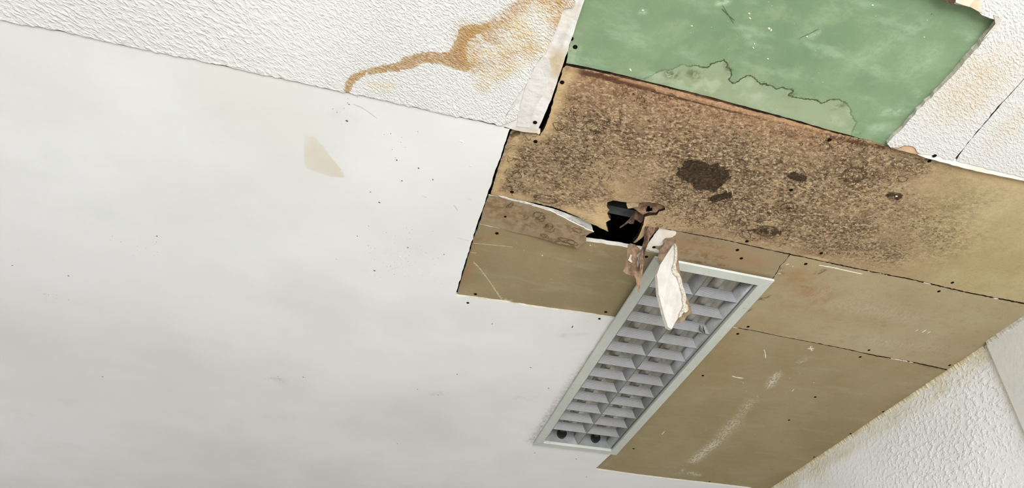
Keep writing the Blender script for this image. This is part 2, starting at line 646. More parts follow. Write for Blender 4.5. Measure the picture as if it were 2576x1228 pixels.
def mat_edge(name, a, b, lo, hi):
    n = NT(name, 0.95, 0, 0.1)
    c = n.mix(n.ramp(n.noise(14, 4, 0.6), lo, hi), a, b)
    n.bump(n.noise(300, 3), 0.0008, 0.6)
    return n.color(c)


M['edge_patchy'] = mat_edge('patchy_cut_edge', '#2E2418', '#DCCFB6', 0.60, 0.64)  # darkness of the joints is put into the colour, with pale gypsum patches
M['edge_brown'] = mat_edge('dark_cut_edge', '#1C130C', '#4A3220', 0.4, 0.7)  # the dark of the gaps between sheets is put into this edge colour
M['edge_white'] = mat_edge('fresh_cut_edge', '#C6BFB2', '#A99F8C', 0.45, 0.8)
M['edge_grey'] = mat_edge('grey_cut_edge', '#6F6A60', '#3A362F', 0.4, 0.7)
M['torn_brown'] = plain('torn_brown_paper', '#B08B6A', '#8A6443', 35, 0.95, 0, 0.002, 160)
M['torn_dark'] = plain('torn_dark_paper', '#6F5846', '#4B3A2C', 45, 0.95, 0, 0.002, 160)
M['torn_pale'] = plain('torn_pale_paper', '#E3D3BA', '#D2BC9D', 30, 0.95, 0, 0.001, 160)
M['concrete'] = plain('dark_concrete', '#4A4844', '#3B3936', 6, 0.95, 0, 0.003, 60)
M['zinc'] = plain('zinc_channel', '#6B716D', '#555B58', 25, 0.5, 0.4, 0.0003, 200)
M['screw'] = plain('black_screw', '#130F0C', None, 10, 0.95, 0.0, 0, spec=0.05)
M['speck'] = plain('dark_dirt', '#4B4741', '#6B655C', 50, 0.9, 0, 0)
M['speck_red'] = plain('reddish_dirt', '#A58A7C', '#8C7264', 50, 0.9, 0, 0)
M['chip'] = plain('pale_plaster_chip', '#E6E2D2', '#D5CFBB', 60, 0.95, 0, 0)
M['floor'] = plain('grey_linoleum', '#A3A19B', '#96938D', 3, 0.5, 0, 0.0004, 30)
M['wall_plain'] = plain('plain_wall_paint', '#DAD9D6', '#D2D1CD', 2, 0.8, 0, 0.001, 50)

# ------------------------------------------------------------------ room shell
RX, LX, BY, FY = 1.742, -3.2, -2.3, 5.6


def wall_obj(name, b, mat, label=None):
    v, f = box(*b)
    o = link(name, mesh(name, v, f), [mat])
    tag(o, label, kind='structure')
    return o


wall_obj('floor', (LX - .1, RX + .3, BY - .2, FY + .2, -0.1, 0.0), M['floor'], 'grey linoleum floor of the room')
wall_obj('wall_left', (LX - .12, LX, BY, FY, 0, 3.0), M['wall_plain'], 'plain pale wall on the far left side')
wall_obj('wall_far', (LX - .12, RX + .12, FY, FY + .12, 0, 3.0), M['wall_plain'], 'plain pale wall at the far end')
# window wall behind the photographer
v, f = merge([box(LX - .12, -1.7, BY - .12, BY, 0, 3.0), box(1.9, 2.0, BY - .12, BY, 0, 3.0),
              box(-1.7, 1.9, BY - .12, BY, 0, .45), box(-1.7, 1.9, BY - .12, BY, 2.3, 3.0)])
tag(link('wall_back', mesh('wall_back', v, f), [M['wall_plain']]), 'plain pale wall with the window opening', kind='structure')


# textured right wall with a proper relief near the ceiling
def mat_wall():
    n = NT('textured_wall_paint', 0.75)
    wv = n.warp(35, 0.012)
    a = n.noise(1.0, 3, 0.5, n.map((120, 55, 75), vec=wv))
    b = n.noise(1.0, 2, 0.5, n.map((200, 120, 170), vec=wv))
    c = n.mix(n.ramp(n.noise(3, 3), 0.35, 0.7), '#F1F0EB', '#E8E7E0')
    sep = n.t.nodes.new('ShaderNodeSeparateXYZ')
    n.t.links.new(n.pos, sep.inputs[0])
    z = sep.outputs[2]
    wz = n.add(z, n.mul(n.sub(n.noise(14, 4, 0.6), 0.5), 0.05))
    band = n.ramp(wz, H - 0.075, H - 0.035)
    c = n.mix(n.mul(band, n.ramp(n.noise(9, 3), 0.3, 0.7, 0.25, 0.85)), c, '#D9D0B6')
    drip = n.mul(n.ramp(wz, H - 0.26, H - 0.10), n.ramp(n.noise(1, 3, 0.5, n.map((1, 3.2, 1.5))), 0.5, 0.68))
    c = n.mix(n.mul(drip, 0.22), c, '#D3C7A8')
    h = n.add(n.ramp(a, 0.45, 0.68), n.mul(b, 0.4))
    n.bump(n.mul(h, n.ramp(n.noise(2.2, 2), 0.35, 0.6, 0.35, 1.0)), 0.0030, 0.65)
    return n.color(c)


M['wall_tex'] = mat_wall()
wall_obj('wall_right', (RX, RX + .15, BY, FY, 0, 3.0), M['wall_tex'], 'white textured wall meeting the brown ceiling boards')
# smooth pier, slightly proud of the wall, near the photographer
PY_END = float(PXW(2489, 884, RX - 0.012)[1])
v, f = box(RX - 0.012, RX + 0.01, BY, PY_END, 0, H + 0.004)
o = link('trim_1', mesh('trim_1', v, f), [plain('smooth_pier_paint', '#DAD8CF', '#D2D0C6', 5, 0.7, 0, 0.001, 60)])
tag(o, 'smooth grey boxed pier beside the textured wall', kind='structure')
# crumbly caulk bead where the pier meets the ceiling
pv = []; pf = []
yy = np.arange(PY_END - 0.9, PY_END + 0.0, 0.004)
for i, y in enumerate(yy):
    r = 0.004 + abs(rng.normal(0, 0.0008))
    x = RX - 0.012
    pv += [(x, y, H + 0.006), (x - r, y, H + 0.006), (x - r * .7, y, H - r * .5), (x, y, H - r * 1.3)]
    if i:
        b = len(pv) - 8
        for a_, b_ in ((0, 1), (1, 2), (2, 3)):
            pf.append((b + a_, b + b_, b + 4 + b_, b + 4 + a_))
link('caulk_bead', mesh('caulk_bead', pv, pf), [M['gypsum_edge']], o)
# crumbly plaster bead along the textured wall
pv = []; pf = []
yy = np.arange(PY_END + 0.02, 3.2, 0.005)
for i, y in enumerate(yy):
    r = 0.003 + abs(rng.normal(0, 0.0012))
    pv += [(RX, y, H + 0.008), (RX - r, y, H + 0.0075), (RX - r * .8, y, H + 0.002 - r * .4), (RX, y, H - r * 1.6)]
    if i:
        b = len(pv) - 8
        for a_, b_ in ((0, 1), (1, 2), (2, 3)):
            pf.append((b + a_, b + b_, b + 4 + b_, b + 4 + a_))
link('plaster_bead', mesh('plaster_bead', pv, pf), [plain('stained_bead', '#D9CFB2', '#C6B68F', 20, 0.95, 0, 0.001, 200)], bpy.data.objects['wall_right'])

# the structural slab high above the boards
v, f = box(LX - .12, RX + .15, BY - .12, FY + .12, 3.0, 3.15)
ceiling = link('ceiling', mesh('ceiling', v, f), [M['concrete']])
tag(ceiling, 'water damaged ceiling of white, green and brown plasterboard sheets', kind='structure')

# ------------------------------------------------------------------ ceiling boards
ZB = 0.006      # brown boards sit this much higher than the white face
EDGE = [(-200, 8), (0, 50), (170, 82), (330, 118), (500, 152), (672, 190), (840, 227), (950, 249), (1060, 274), (1170, 298), (1283, 323)]
white_pts = EDGE + [(1272, 355), (1262, 385), (1243, 437), (1226, 490), (1213, 530), (1201, 562), (1186, 608), (1166, 675), (1145, 744),
                    (1250, 758), (1350, 774), (1450, 787), (1530, 799), (1556, 803), ('w', 0.622, 1.62), ('w', 0.612, 2.485), ('w', 0.925, 2.485), (1496, 1181),
                    (1600, 1196), (1700, 1208), (1800, 1219), (1885, 1229), ('w', RX, 2.74), ('w', RX, FY), ('w', LX, FY), ('w', LX, 0.953)]
tri_st = A_sdf([(766, 334), (788, 338), (815, 370), (830, 392), (856, 422), (870, 446), (852, 450), (800, 436), (766, 420), (764, 380)])
sf = A_marks([(868, 446, 800, 385, 40, 1.0), (800, 385, 768, 335, 30, .6), (800, 430, 780, 400, 50, .7)])
white = board('plasterboard_sheet', white_pts, 0.0, 0.0125, [M['white'], M['edge_white']], ceiling, res=0.02, amp=0.0008,
              attrs={'stain': tri_st, 'stainfade': sf,
                     'grey_marks': A_marks([(1335, 1110, 1500, 880, 14, .75), (1500, 880, 1600, 730, 9, .4), (1090, 990, 1110, 990, 14, .35),  # soft grey band along the light's left side, plus small smudges
                                       (690, 950, 710, 958, 14, .35), (1400, 845, 1490, 840, 6, .3), (860, 285, 880, 300, 16, .16), (1300, 1000, 1345, 1003, 8, .3)]),
                     'pink': A_marks([(1150, 537, 1164, 539, 8, .9)])},
              label='smooth white painted sheet with faint clouds and a beige triangle')

HALO = [(1165, 60), (1235, 50), (1275, 30), (1320, -10), (1450, -40), (1440, 60), (1400, 110), (1370, 140), (1300, 185), (1240, 225),
        (1205, 240), (1190, 190), (1160, 165), (1145, 120)]
STAIN = [(866, 238), (868, 212), (880, 192), (905, 180), (950, 168), (1000, 158), (1024, 142), (1050, 134), (1090, 130), (1128, 134),
         (1140, 115), (1152, 98), (1154, 66), (1195, 62), (1225, 66), (1232, 50), (1234, 68), (1205, 84), (1180, 96), (1168, 120), (1170, 140),
         (1186, 182), (1150, 176), (1110, 160), (1078, 158), (1060, 160), (1030, 174), (980, 180), (920, 188), (895, 202), (880, 228), (874, 240)]
RIM = [(1175, 85, 1235, 88, 26, 1), (1165, 120, 1190, 135, 20, 1), (1150, 150, 1185, 165, 12, .9), (1230, 62, 1270, 44, 12, .9), (1270, 44, 1310, 12, 13, 1), (1310, 12, 1350, -20, 16, .9), (1400, 20, 1440, 5, 16, 1), (1400, 60, 1425, 20, 16, .9),
       (1395, 85, 1415, 50, 12, .8), (1180, 90, 1260, 70, 16, .8), (1190, 180, 1280, 140, 14, .6), (1280, 140, 1390, 90, 14, .4), (1360, 0, 1440, 0, 10, .7),
       (1160, 160, 1220, 160, 16, .7), (1200, 215, 1230, 190, 12, .35)]
# left textured sheet: bare-paper board with the textured coat on top of it
strip_board = board('plasterboard_sheet', [(1230, 290), (1270, 322), (1283, 324), (1318, 332), (1350, 335), (1356, 339), (1359, 334), (1352, 331), (1366, 298), (1386, 252), (1404, 197),
                                           (1418, 158), (1438, 97), (1471, -2), ('w', 0.214, 0.40), ('w', 0.10, 0.40)], 0.0, 0.0125,
                    [M['paper'], M['edge_white']], ceiling, res=0.006, amp=0.0004, seed=4,
                    attrs={'tan': A_marks([(1400, 150, 1412, 178, 22, .95), (1395, 180, 1385, 230, 14, .35), (1420, 60, 1440, 20, 12, .35), (1300, 325, 1345, 330, 10, .5)]),
                           'seam': A_marks([(1330, 320, 1352, 250, 1.6, .8), (1352, 250, 1372, 190, 1.6, .5), (1395, 150, 1420, 95, 2.5, .7), (1420, 95, 1460, 0, 2.0, .8), (1410, 108, 1416, 92, 4, .9)])},
                    label='narrow peeled sheet edge of bare grey paper beside the green sheet')
tl = [(-200, 8)] + EDGE[1:-1] + [(1262, 317), (1277, 282), (1297, 249), (1324, 211), (1350, 158), (1368, 138), (1380, 118), (1391, 94), (1404, 60), (1416, 24), (1442, 18),
                                 (1447, -4), ('w', 0.185, 0.40), ('w', 0.185, BY), ('w', LX, BY), ('w', LX, 0.953)]
tex_left = board('plasterboard_sheet', tl, -0.0025, 0.0140, [M['tex_left'], M['gypsum_edge']], ceiling, res=0.010, amp=0.0013, step=0.008, seed=6,
                 attrs={'stain': A_sdf(STAIN, -.0025), 'halo': A_sdf(HALO, -.0025), 'rim': A_marks(RIM, -.0025),
                        'scuff': A_marks([(930, 212, 990, 218, 9, 1), (940, 226, 980, 228, 6, .7)], -.0025)},
                 label='white sheet with coarse textured paint and an orange water stain')
board('paint_flake', [(1259, 316), (1278, 284), (1296, 266), (1304, 272), (1309, 276), (1303, 286), (1300, 300), (1285, 306)], -0.002, 0.0019,
      [M['tex_left'], M['gypsum_edge']], tex_left, res=0.01, amp=0.0006, step=0.005, label='loose corner of the textured coat',
      attrs={'stain': lambda x, y: x * 0 - 1, 'halo': lambda x, y: x * 0 - 1})
board('loose_paper', [(1368, 138), (1380, 150), (1388, 178), (1380, 205), (1368, 235), (1350, 262), (1338, 300), (1330, 322), (1300, 318), (1303, 286), (1324, 212), (1350, 158)], -0.0008, 0.0007,
      [plain('loose_paper', '#D6D0C6', '#C8C1B5', 30, 0.95, 0, 0.0012, 90), M['edge_white']], strip_board, res=0.01, amp=0.0006)

# green board
GST = [(1590, 205), (1625, 195), (1640, 190), (1650, 182), (1672, 176), (1690, 174), (1700, 168), (1712, 161), (1735, 166), (1752, 162), (1768, 170), (1780, 168), (1790, 160),
       (1808, 155), (1822, 148), (1830, 160), (1826, 168), (1838, 176), (1841, 188), (1834, 198), (1840, 207), (1852, 208), (1868, 195), (1886, 187), (1897, 196), (1908, 208), (1917, 212),
       (1922, 203), (1930, 212), (1944, 215), (1952, 223), (1968, 219), (1975, 224), (1992, 222), (1997, 229), (1982, 238), (2002, 244), (2030, 248), (2052, 250), (2065, 260), (2085, 248),
       (2110, 247), (2128, 256), (2138, 268), (2140, 285), (2148, 298), (2155, 305), (2142, 325), (2136, 345), (2100, 350), (1900, 300), (1700, 240)]
LINEFADE = A_marks([(1640, 190, 1770, 168, 60, .45), (1780, 165, 1830, 155, 50, 1), (1830, 160, 1845, 205, 50, 1), (1850, 205, 2065, 255, 60, 1), (2065, 255, 2120, 250, 30, .7), (2130, 260, 2150, 330, 40, .45)], .012)
def green_sag(x, y):
    tx = np.clip((x - 0.62) / 0.28, 0, 1); ty = np.clip((y - 0.50) / 0.12, 0, 1)
    return 0.0045 * tx * tx * (3 - 2 * tx) * ty * ty * (3 - 2 * ty)


green = board('plasterboard_sheet', [(1424, 159), (1500, 174), (1580, 192), (1680, 217), (1780, 242), (1860, 264), (2000, 301), (2100, 328), (2160, 344), (2233, 367), (2262, 342), (2300, 300), (2400, 192), (2402, 180), (2440, 134), (2476, 86), (2499, 56), (2500, 40), ('w', 0.96, 0.38), ('w', 0.19, 0.38), (1466, -2), (1436, 97)],
              0.011, 0.0125, [M['green'], M['edge_brown']], ceiling, sag=green_sag, res=0.0045, amp=0.0004, seed=8,
              attrs={'stain': A_sdf(GST, .012), 'linefade': LINEFADE,
                     'blot': A_marks([(1680, 185, 1700, 190, 9, .8), (1738, 182, 1752, 190, 9, .8), (1828, 162, 1836, 180, 6, .8), (2095, 270, 2120, 262, 5, .7), (1980, 235, 1995, 236, 6, .6),
                                      (2158, 332, 2165, 330, 4, .6), (1590, 196, 1625, 196, 4, .5)], .012),
                     'lightmark': A_marks([(1438, 118, 1440, 150, 12, .55), (1880, 95, 1900, 118, 10, .3), (2040, 90, 2060, 80, 6, .5), (2225, 278, 2260, 276, 12, .55), (2195, 320, 2215, 318, 10, .5),
                                           (1805, 8, 1830, 4, 5, .9), (1612, 28, 1620, 30, 5, .7), (2150, 155, 2320, 60, 20, .25), (2280, 180, 2340, 130, 25, .25), (2300, 230, 2310, 235, 9, .35),
                                           (1450, 150, 1458, 118, 5, .4), (2010, 90, 2060, 60, 16, .2), (1900, 250, 1960, 300, 20, .2)], .012)},
              label='green moisture-resistant sheet with a dark-rimmed tide mark')

# right textured sheets (a fine crack between them)
crackp = [(2402, 399), (2420, 378), (2450, 340), (2487, 298), (2520, 258), (2552, 224), (2600, 170)]
rp = [(2505, 50), (2508, 62), (2480, 95), (2440, 142), (2398, 190), (2350, 236), (2300, 290), (2262, 332), (2240, 352), (2232, 362), (2240, 371), (2262, 372), (2275, 366), (2296, 368), (2316, 388),
      (2345, 390), (2400, 404)] + crackp[:] + [('w', 1.17, 0.30), ('w', 1.17, BY), ('w', 0.19, BY), ('w', 0.19, 0.395), (2200, -60), (2330, -22), (2378, -4), (2395, 8), (2440, 14), (2470, 38), (2490, 46)]
halo_r = A_marks([(2420, 250, 2470, 190, 60, .8), (2400, 200, 2440, 170, 30, .6), (2530, 330, 2576, 290, 30, .5), (2500, 370, 2510, 340, 24, .3), (2250, 368, 2262, 372, 10, .5)], -.0025)
tex_right = board('plasterboard_sheet', rp, -0.0025, 0.0140, [M['tex_right'], M['gypsum_edge']], ceiling, res=0.012, amp=0.0012, step=0.01, seed=9, attrs={'halo': halo_r},
                  label='white textured sheet between the green sheet and the fine crack')
c2 = [(x + 1.6, y + .6) for x, y in crackp]
rp2 = [(2406, 404)] + c2[1:] + [('w', 1.175, 0.30), ('w', 1.175, BY), ('w', RX, BY), ('w', RX, 0.752), ('w', 1.45, 0.760), (2576, 447), (2500, 428), (2450, 416)]
tex_right2 = board('plasterboard_sheet', rp2, -0.0025, 0.0140, [M['tex_right'], M['edge_grey']], ceiling, res=0.014, amp=0.0008, seed=10, attrs={'halo': halo_r},
                   label='white textured sheet right of the fine crack')
board('paper_flange', [(2316, 384), (2345, 390), (2402, 400), (2450, 413), (2576, 443), ('w', 1.45, 0.748), ('w', 1.45, 0.775), (2576, 455), (2480, 436), (2420, 422), (2352, 403), (2330, 398), (2308, 389)],
      -0.0012, 0.0042, [plain('flange_paper', '#EFEBE0', '#E4DECE', 20, 0.9, 0, 0.0006, 90), M['edge_white']], tex_right2, res=0.03, amp=0.0006, label='smooth paper flange along the sheet edge')
torn_face = M['torn_brown']
board('torn_paper', [(2240, 371), (2262, 373), (2280, 367), (2298, 369), (2313, 382), (2317, 390), (2290, 385), (2262, 378)], -0.0008, 0.0018,
      [plain('tan_paper', '#C9A683', '#BB9872', 30, 0.95, 0, 0.0008, 90), M['edge_patchy']], tex_right, res=0.03, amp=0.0005, label='tan paper showing where the coat tore off')
board('torn_paper', [(2412, -6), (2404, 6), (2422, 14), (2442, 18), (2470, 33), (2466, 22), (2471, 10), (2462, -6)], -0.0033, 0.0020,
      [M['torn_pale'], M['edge_patchy']], tex_right, res=0.03, amp=0.0007, label='curled pale paper flake')
board('torn_paper', [(2404, 6), (2438, 17), (2452, 0), (2446, -8), (2404, -8)], -0.0055, 0.0015,
      [plain('cream_flake', '#EADCC4', '#DFCDB0', 30, 0.9, 0, 0.0008, 90), M['edge_patchy']], tex_right, res=0.03, amp=0.0007, label='cream paint flake')
board('torn_paper', [(2372, -6), (2384, 8), (2398, 12), (2404, 4), (2408, -6)], -0.005, 0.0015, [M['torn_dark'], M['edge_patchy']], tex_right, res=0.03, amp=0.0007, label='dark torn paper scrap')
board('torn_paper', [(2500, 38), (2520, 50), (2510, 66), (2492, 82), (2470, 102), (2484, 84), (2504, 60)], -0.0032, 0.0009,
      [plain('grey_flake', '#CFC6BA', '#BFB4A6', 30, 0.9, 0, 0.0008, 90), M['edge_patchy']], tex_right, res=0.03, amp=0.0007, label='greyish torn rim at the sheet corner')

# mouldy board with the torn hole
mould_pts = [(1424, 165), (1500, 180), (1640, 212), (1760, 243), (1850, 267), (2000, 306), (2100, 335), (2180, 352), (2235, 368), ('w', 0.98, 0.73), ('w', 1.44, 0.74), ('w', RX, 0.73),
             ('w', RX, float(P(2800, 811, ZB)[1])), (2576, 762), (2430, 734), (2290, 701), (2200, 684), (2100, 663), (1990, 639), (1900, 620), (1830, 604), (1760, 591), (1697, 579), (1660, 571),
             (1634, 569), (1626, 570), (1618, 584), (1606, 594), (1596, 603), (1592, 599), (1602, 588), (1612, 572), (1619, 556), (1622, 543), (1632, 541), (1652, 540), (1658, 532), (1674, 527),
             (1671, 518), (1655, 511), (1633, 508), (1608, 510), (1577, 508), (1560, 506), (1542, 503), (1528, 507), (1526, 516), (1533, 524), (1527, 532), (1531, 541), (1536, 546), (1524, 552), (1525, 560),
             (1530, 575), (1505, 563), (1470, 548), (1440, 535), (1400, 521), (1342, 509), (1300, 502), (1234, 489.5), (1247, 445), (1262, 397), (1284, 332), (1296, 318), (1340, 325), (1358, 342),
             (1372, 318), (1385, 283), (1395, 243), (1408, 203), (1416, 172)]


def mould_sag(x, y):
    c = P(1520, 560, ZB)
    d = np.hypot((x - c[0]) / 0.12, (y - c[1]) / 0.06)
    s = 0.010 * np.exp(-d ** 2)
    c2_ = P(1600, 590, ZB)
    d2 = np.hypot((x - c2_[0]) / 0.05, (y - c2_[1]) / 0.04)
    return s + 0.010 * np.exp(-d2 ** 2)


_g = np.random.default_rng(21)
dens_m = A_marks([(1450, 220, 2100, 380, 90, .75), (1500, 330, 2150, 480, 130, 1), (1300, 370, 1450, 520, 60, .9), (1700, 480, 2150, 580, 90, 1), (1850, 560, 2250, 640, 60, .85),
                  (2150, 480, 2380, 600, 90, .7), (2100, 400, 2300, 420, 50, .9), (1280, 360, 1270, 470, 30, .7), (1400, 300, 1480, 520, 70, .9), (2200, 560, 2420, 520, 80, .45),
                  (2380, 420, 2480, 500, 70, .30), (1330, 480, 1440, 515, 30, .8)], ZB)
crack_m = A_marks([(1280, 390, 1300, 460, 45, .95), (1420, 280, 1520, 330, 55, .9), (1400, 360, 1500, 420, 70, .85), (1480, 440, 1520, 480, 45, .7), (1580, 240, 1640, 250, 20, .9), (1800, 460, 1900, 560, 70, .7),
                   (1760, 320, 1900, 400, 60, .4), (2110, 430, 2200, 440, 50, .85), (2090, 350, 2230, 380, 40, .9), (1900, 590, 1960, 580, 40, .8), (1680, 500, 1760, 560, 60, .7), (2040, 630, 2110, 640, 20, .7),
                   (1960, 510, 2000, 530, 40, .6), (1320, 500, 1380, 500, 20, .6), (1600, 560, 1720, 560, 25, .7)], ZB)
dark_m = A_marks([(1745, 432, 1795, 445, 40, 1.05), (1765, 462, 1790, 468, 26, 1.0), (1715, 436, 1740, 445, 14, .7), (1800, 500, 1830, 492, 16, .85), (1995, 442, 2020, 450, 15, .85), (1900, 580, 1950, 585, 22, .58),
                  (1860, 470, 1900, 540, 40, .30), (1660, 430, 1860, 540, 60, .22), (2242, 490, 2262, 494, 14, .72), (1700, 540, 1760, 560, 16, .40), (1980, 520, 1990, 525, 12, .5), (1380, 330, 1450, 350, 24, .3),
                  (1290, 340, 1300, 335, 8, .7)], ZB)


def ring_attr(lst, dz):
    L = [(P(x, y, dz)[:2], rx / 1000, ry / 1000, s) for x, y, rx, ry, s in lst]

    def f(x, y):
        v = np.zeros(x.shape)
        for c, rx, ry, s in L:
            d = np.hypot((x - c[0]) / rx, (y - c[1]) / ry)
            v = np.maximum(v, s * np.exp(-((d - 1) / 0.22) ** 2))
        return v
    return f


ring_m = ring_attr([(2148, 440, 26, 22, .9), (2140, 458, 16, 12, .8), (2270, 450, 14, 10, .8), (1930, 582, 26, 18, .95), (1875, 588, 14, 14, .7), (1985, 522, 20, 16, .9), (2250, 492, 16, 10, .9),
                    (1372, 500, 26, 12, .9), (1990, 450, 14, 12, .8), (1690, 242, 10, 8, .6), (1520, 240, 12, 8, .4), (1720, 560, 22, 14, .7), (1405, 320, 18, 14, .7), (1640, 545, 12, 10, .7)], ZB)
edge_line = [(1430, 172), (1500, 188), (1640, 222), (1760, 252), (1850, 276), (2000, 314), (2100, 338)]


def line_marks(pts, r, s, oy=0):
    return [(pts[i][0], pts[i][1] + oy, pts[i + 1][0], pts[i + 1][1] + oy, r, s) for i in range(len(pts) - 1)]


mould = board('plasterboard_sheet', mould_pts, ZB, 0.0125, [M['mould'], M['edge_brown']], ceiling, res=0.0048, amp=0.0006, step=0.006, seed=12, sag=mould_sag,
              attrs={'dens': dens_m, 'crack': crack_m, 'dark': dark_m, 'ring': ring_m,
                     'olive': A_marks([(2576, 520, 2576, 760, 260, 1), (2400, 700, 2576, 760, 90, .9), (2700, 500, 2700, 800, 300, 1), (2350, 640, 2500, 700, 60, .6)], ZB),
                     'red': A_marks(line_marks(edge_line, 38, .9, 14) + [(1440, 230, 1520, 230, 50, .7), (1600, 300, 1700, 300, 80, .4)], ZB),
                     'edge': A_marks(line_marks(edge_line[:3], 12, .95, 2) + line_marks(edge_line[2:5], 5, .95, 8) + line_marks(edge_line[4:], 5, .8, 5) + [(1430, 175, 1640, 225, 14, .6), (2090, 345, 2220, 372, 14, .8)], ZB),
                     'lip': A_marks(line_marks([(1560, 200)] + edge_line[2:], 3.2, .65, -2.5), ZB),
                     'pale': A_marks([(1418, 190, 1372, 330, 17, .95), (1440, 176, 1425, 200, 12, .95), (1500, 545, 1525, 560, 26, .95), (1430, 525, 1500, 540, 16, .7), (1505, 520, 1520, 540, 18, .6),
                                      (1605, 585, 1618, 550, 12, .9), (1245, 478, 1300, 350, 12, .75), (1550, 470, 1560, 480, 16, .4), (1245, 484, 1330, 500, 9, .6), (1340, 345, 1365, 340, 16, .7),
                                      (2450, 430, 2576, 470, 30, .5), (2560, 490, 2420, 600, 26, .3), (2030, 645, 2080, 655, 6, .8)], ZB)},
              label='large brown sheet covered in dark mould, torn open in the middle')

# layer of torn paper behind the notch
sheet('torn_layer', [(1574, 504), (1600, 506), (1635, 504), (1660, 508), (1678, 517), (1678, 530), (1662, 538), (1654, 545), (1633, 545), (1632, 533), (1641, 531), (1641, 522), (1636, 524), (1634, 517), (1628, 520), (1625, 533), (1631, 533), (1631, 545), (1625, 538), (1616, 540), (1606, 533), (1600, 528), (1590, 522), (1579, 524), (1575, 514)],
      lambda x, y: P(x, y, ZB + 0.006 + 0.010 * np.exp(-((x - 1630) / 16) ** 2 - ((y - 524) / 8) ** 2)), [plain('inner_paper', '#8E7359', '#6A513C', 60, 0.95, 0, 0.003, 140)], mould, 0.001, 4, 0.3, label='darker torn inner layer')
sheet('torn_layer', [(1577, 507), (1590, 508), (1608, 511), (1605, 520), (1592, 523), (1580, 525), (1576, 516)],
      lambda x, y: P(x, y, ZB + 0.0005), [plain('frayed_lip', '#B79F7A', '#9C8260', 60, 0.95, 0, 0.002, 140)], mould, 0.001, 4, 0.6, label='pale frayed paper lip')

# torn strip that sags at its right end: a thing of its own
def strip_sag(x, y):
    a = P(1240, 500, ZB)[0]; b = P(1490, 590, ZB)[0]
    t = np.clip((x - a) / (b - a), 0, 1)
    return 0.0130 * t ** 1.6


def strip_depth(px, py):
    # intersect with the sagging surface by iteration
    z = np.full(np.shape(px), ZB)
    for _ in range(8):
        q = P(px, py, 0)
        d = np.stack([px - CX, py - CY, np.full_like(px, F)], -1) @ RM.T
        t = (H + z - CAMZ) / d[..., 2]
        q = d * t[..., None]
        z = ZB - strip_sag(q[..., 0], q[..., 1])
    return np.stack([q[..., 0], q[..., 1], H + z], -1)


sp = np.array([(1229, 491), (1262, 497), (1300, 507), (1335, 515), (1368, 526), (1391, 534), (1415, 546), (1439, 559), (1460, 569), (1479, 579), (1494, 584), (1483, 588), (1473, 595), (1475, 605), (1464, 616), (1454, 626),
               (1440, 619), (1407, 614), (1348, 596), (1310, 588), (1270, 578), (1236, 568), (1207, 562), (1216, 528)], float)
sw = strip_depth(sp[:, 0], sp[:, 1])
ring_s = ring_attr([(1355, 540, 14, 12, 1), (1362, 548, 11, 9, .9), (1382, 572, 13, 11, 1), (1323, 546, 9, 6, .8), (1368, 593, 12, 9, .8), (1420, 608, 24, 9, 1), (1436, 604, 18, 8, 1),
                    (1452, 580, 18, 7, .8), (1275, 520, 16, 10, .5), (1228, 535, 8, 8, .5)], ZB)
strip = board('torn_plasterboard_strip', [('w', q[0], q[1]) for q in sw], ZB, 0.0035, [M['brown_strip'], M['edge_white']], None, res=0.005, amp=0.0006, step=0.006, seed=14, sag=strip_sag,
              attrs={'mould': A_marks([(1230, 515, 1330, 560, 40, .9), (1330, 545, 1470, 590, 40, .65), (1370, 598, 1460, 616, 14, 1), (1280, 500, 1300, 520, 14, 1), (1420, 560, 1470, 575, 12, .8)], ZB), 'ring': ring_s,
                     'warm': A_marks([(1240, 520, 1460, 600, 40, .5)], ZB), 'bare': lambda x, y: x * 0 - 1})
tag(strip, 'narrow mouldy brown plasterboard strip sagging left of the black hole', 'plasterboard')

sheet('gypsum_face', [(1254, 493), (1335, 512.5), (1391, 527), (1420, 537), (1447, 546), (1470, 552), (1489, 557), (1486, 564), (1490, 572), (1492, 584), (1480, 582), (1460, 572), (1439, 562), (1391, 535), (1335, 517), (1262, 498)],
      lambda x, y: P(x, y, 0.0045 - 0.001 * np.sin(x * .12)), [plain('gypsum_face', '#CDC8BF', '#BDB7AB', 50, 0.95, 0, 0.003, 160), M['gypsum_edge']], strip, 0.003, 3, 0.5, seed=31, step=4, label='ragged white gypsum core')
# lower brown sheet left of the light
p8 = board('plasterboard_sheet', [(1206, 564), (1240, 571), (1290, 582), (1350, 594), (1410, 603), (1475, 607), (1520, 613), (1584, 624), (1622, 630), (1660, 638), ('w', 0.625, 1.27), ('w', 0.625, 1.62),
                                  (1560, 812), (1450, 796), (1350, 783), (1250, 768), (1150, 752), (1151, 738), (1170, 675), (1190, 608)], ZB, 0.0125, [M['brown_dark'], M['edge_white']], ceiling,
           res=0.006, amp=0.0007, step=0.007, seed=15,
           attrs={'scratch': A_marks([(1191, 660, 1225, 700, 2.4, .75), (1225, 700, 1265, 754, 2.4, .75), (1190, 613, 1290, 620, 1.6, .45), (1268, 755, 1280, 757, 2, .7), (1182, 635, 1198, 637, 2, .6), (1205, 565, 1240, 570, 2, .8)], ZB),
                  'warm': A_marks([(1190, 600, 1165, 700, 26, .9), (1215, 600, 1225, 600, 16, .9), (1250, 600, 1580, 640, 40, .3), (1330, 665, 1360, 668, 12, .3)], ZB),
                  'mould': A_marks([(1200, 603, 1224, 602, 10, .6), (1480, 625, 1600, 650, 20, .25)], ZB), 'bare': lambda x, y: x * 0 - 1,
                  'lightmark': A_marks([(1270, 755, 1282, 757, 6, .6)], ZB)},
           label='plain olive brown sheet left of the light with a pale diagonal scratch')

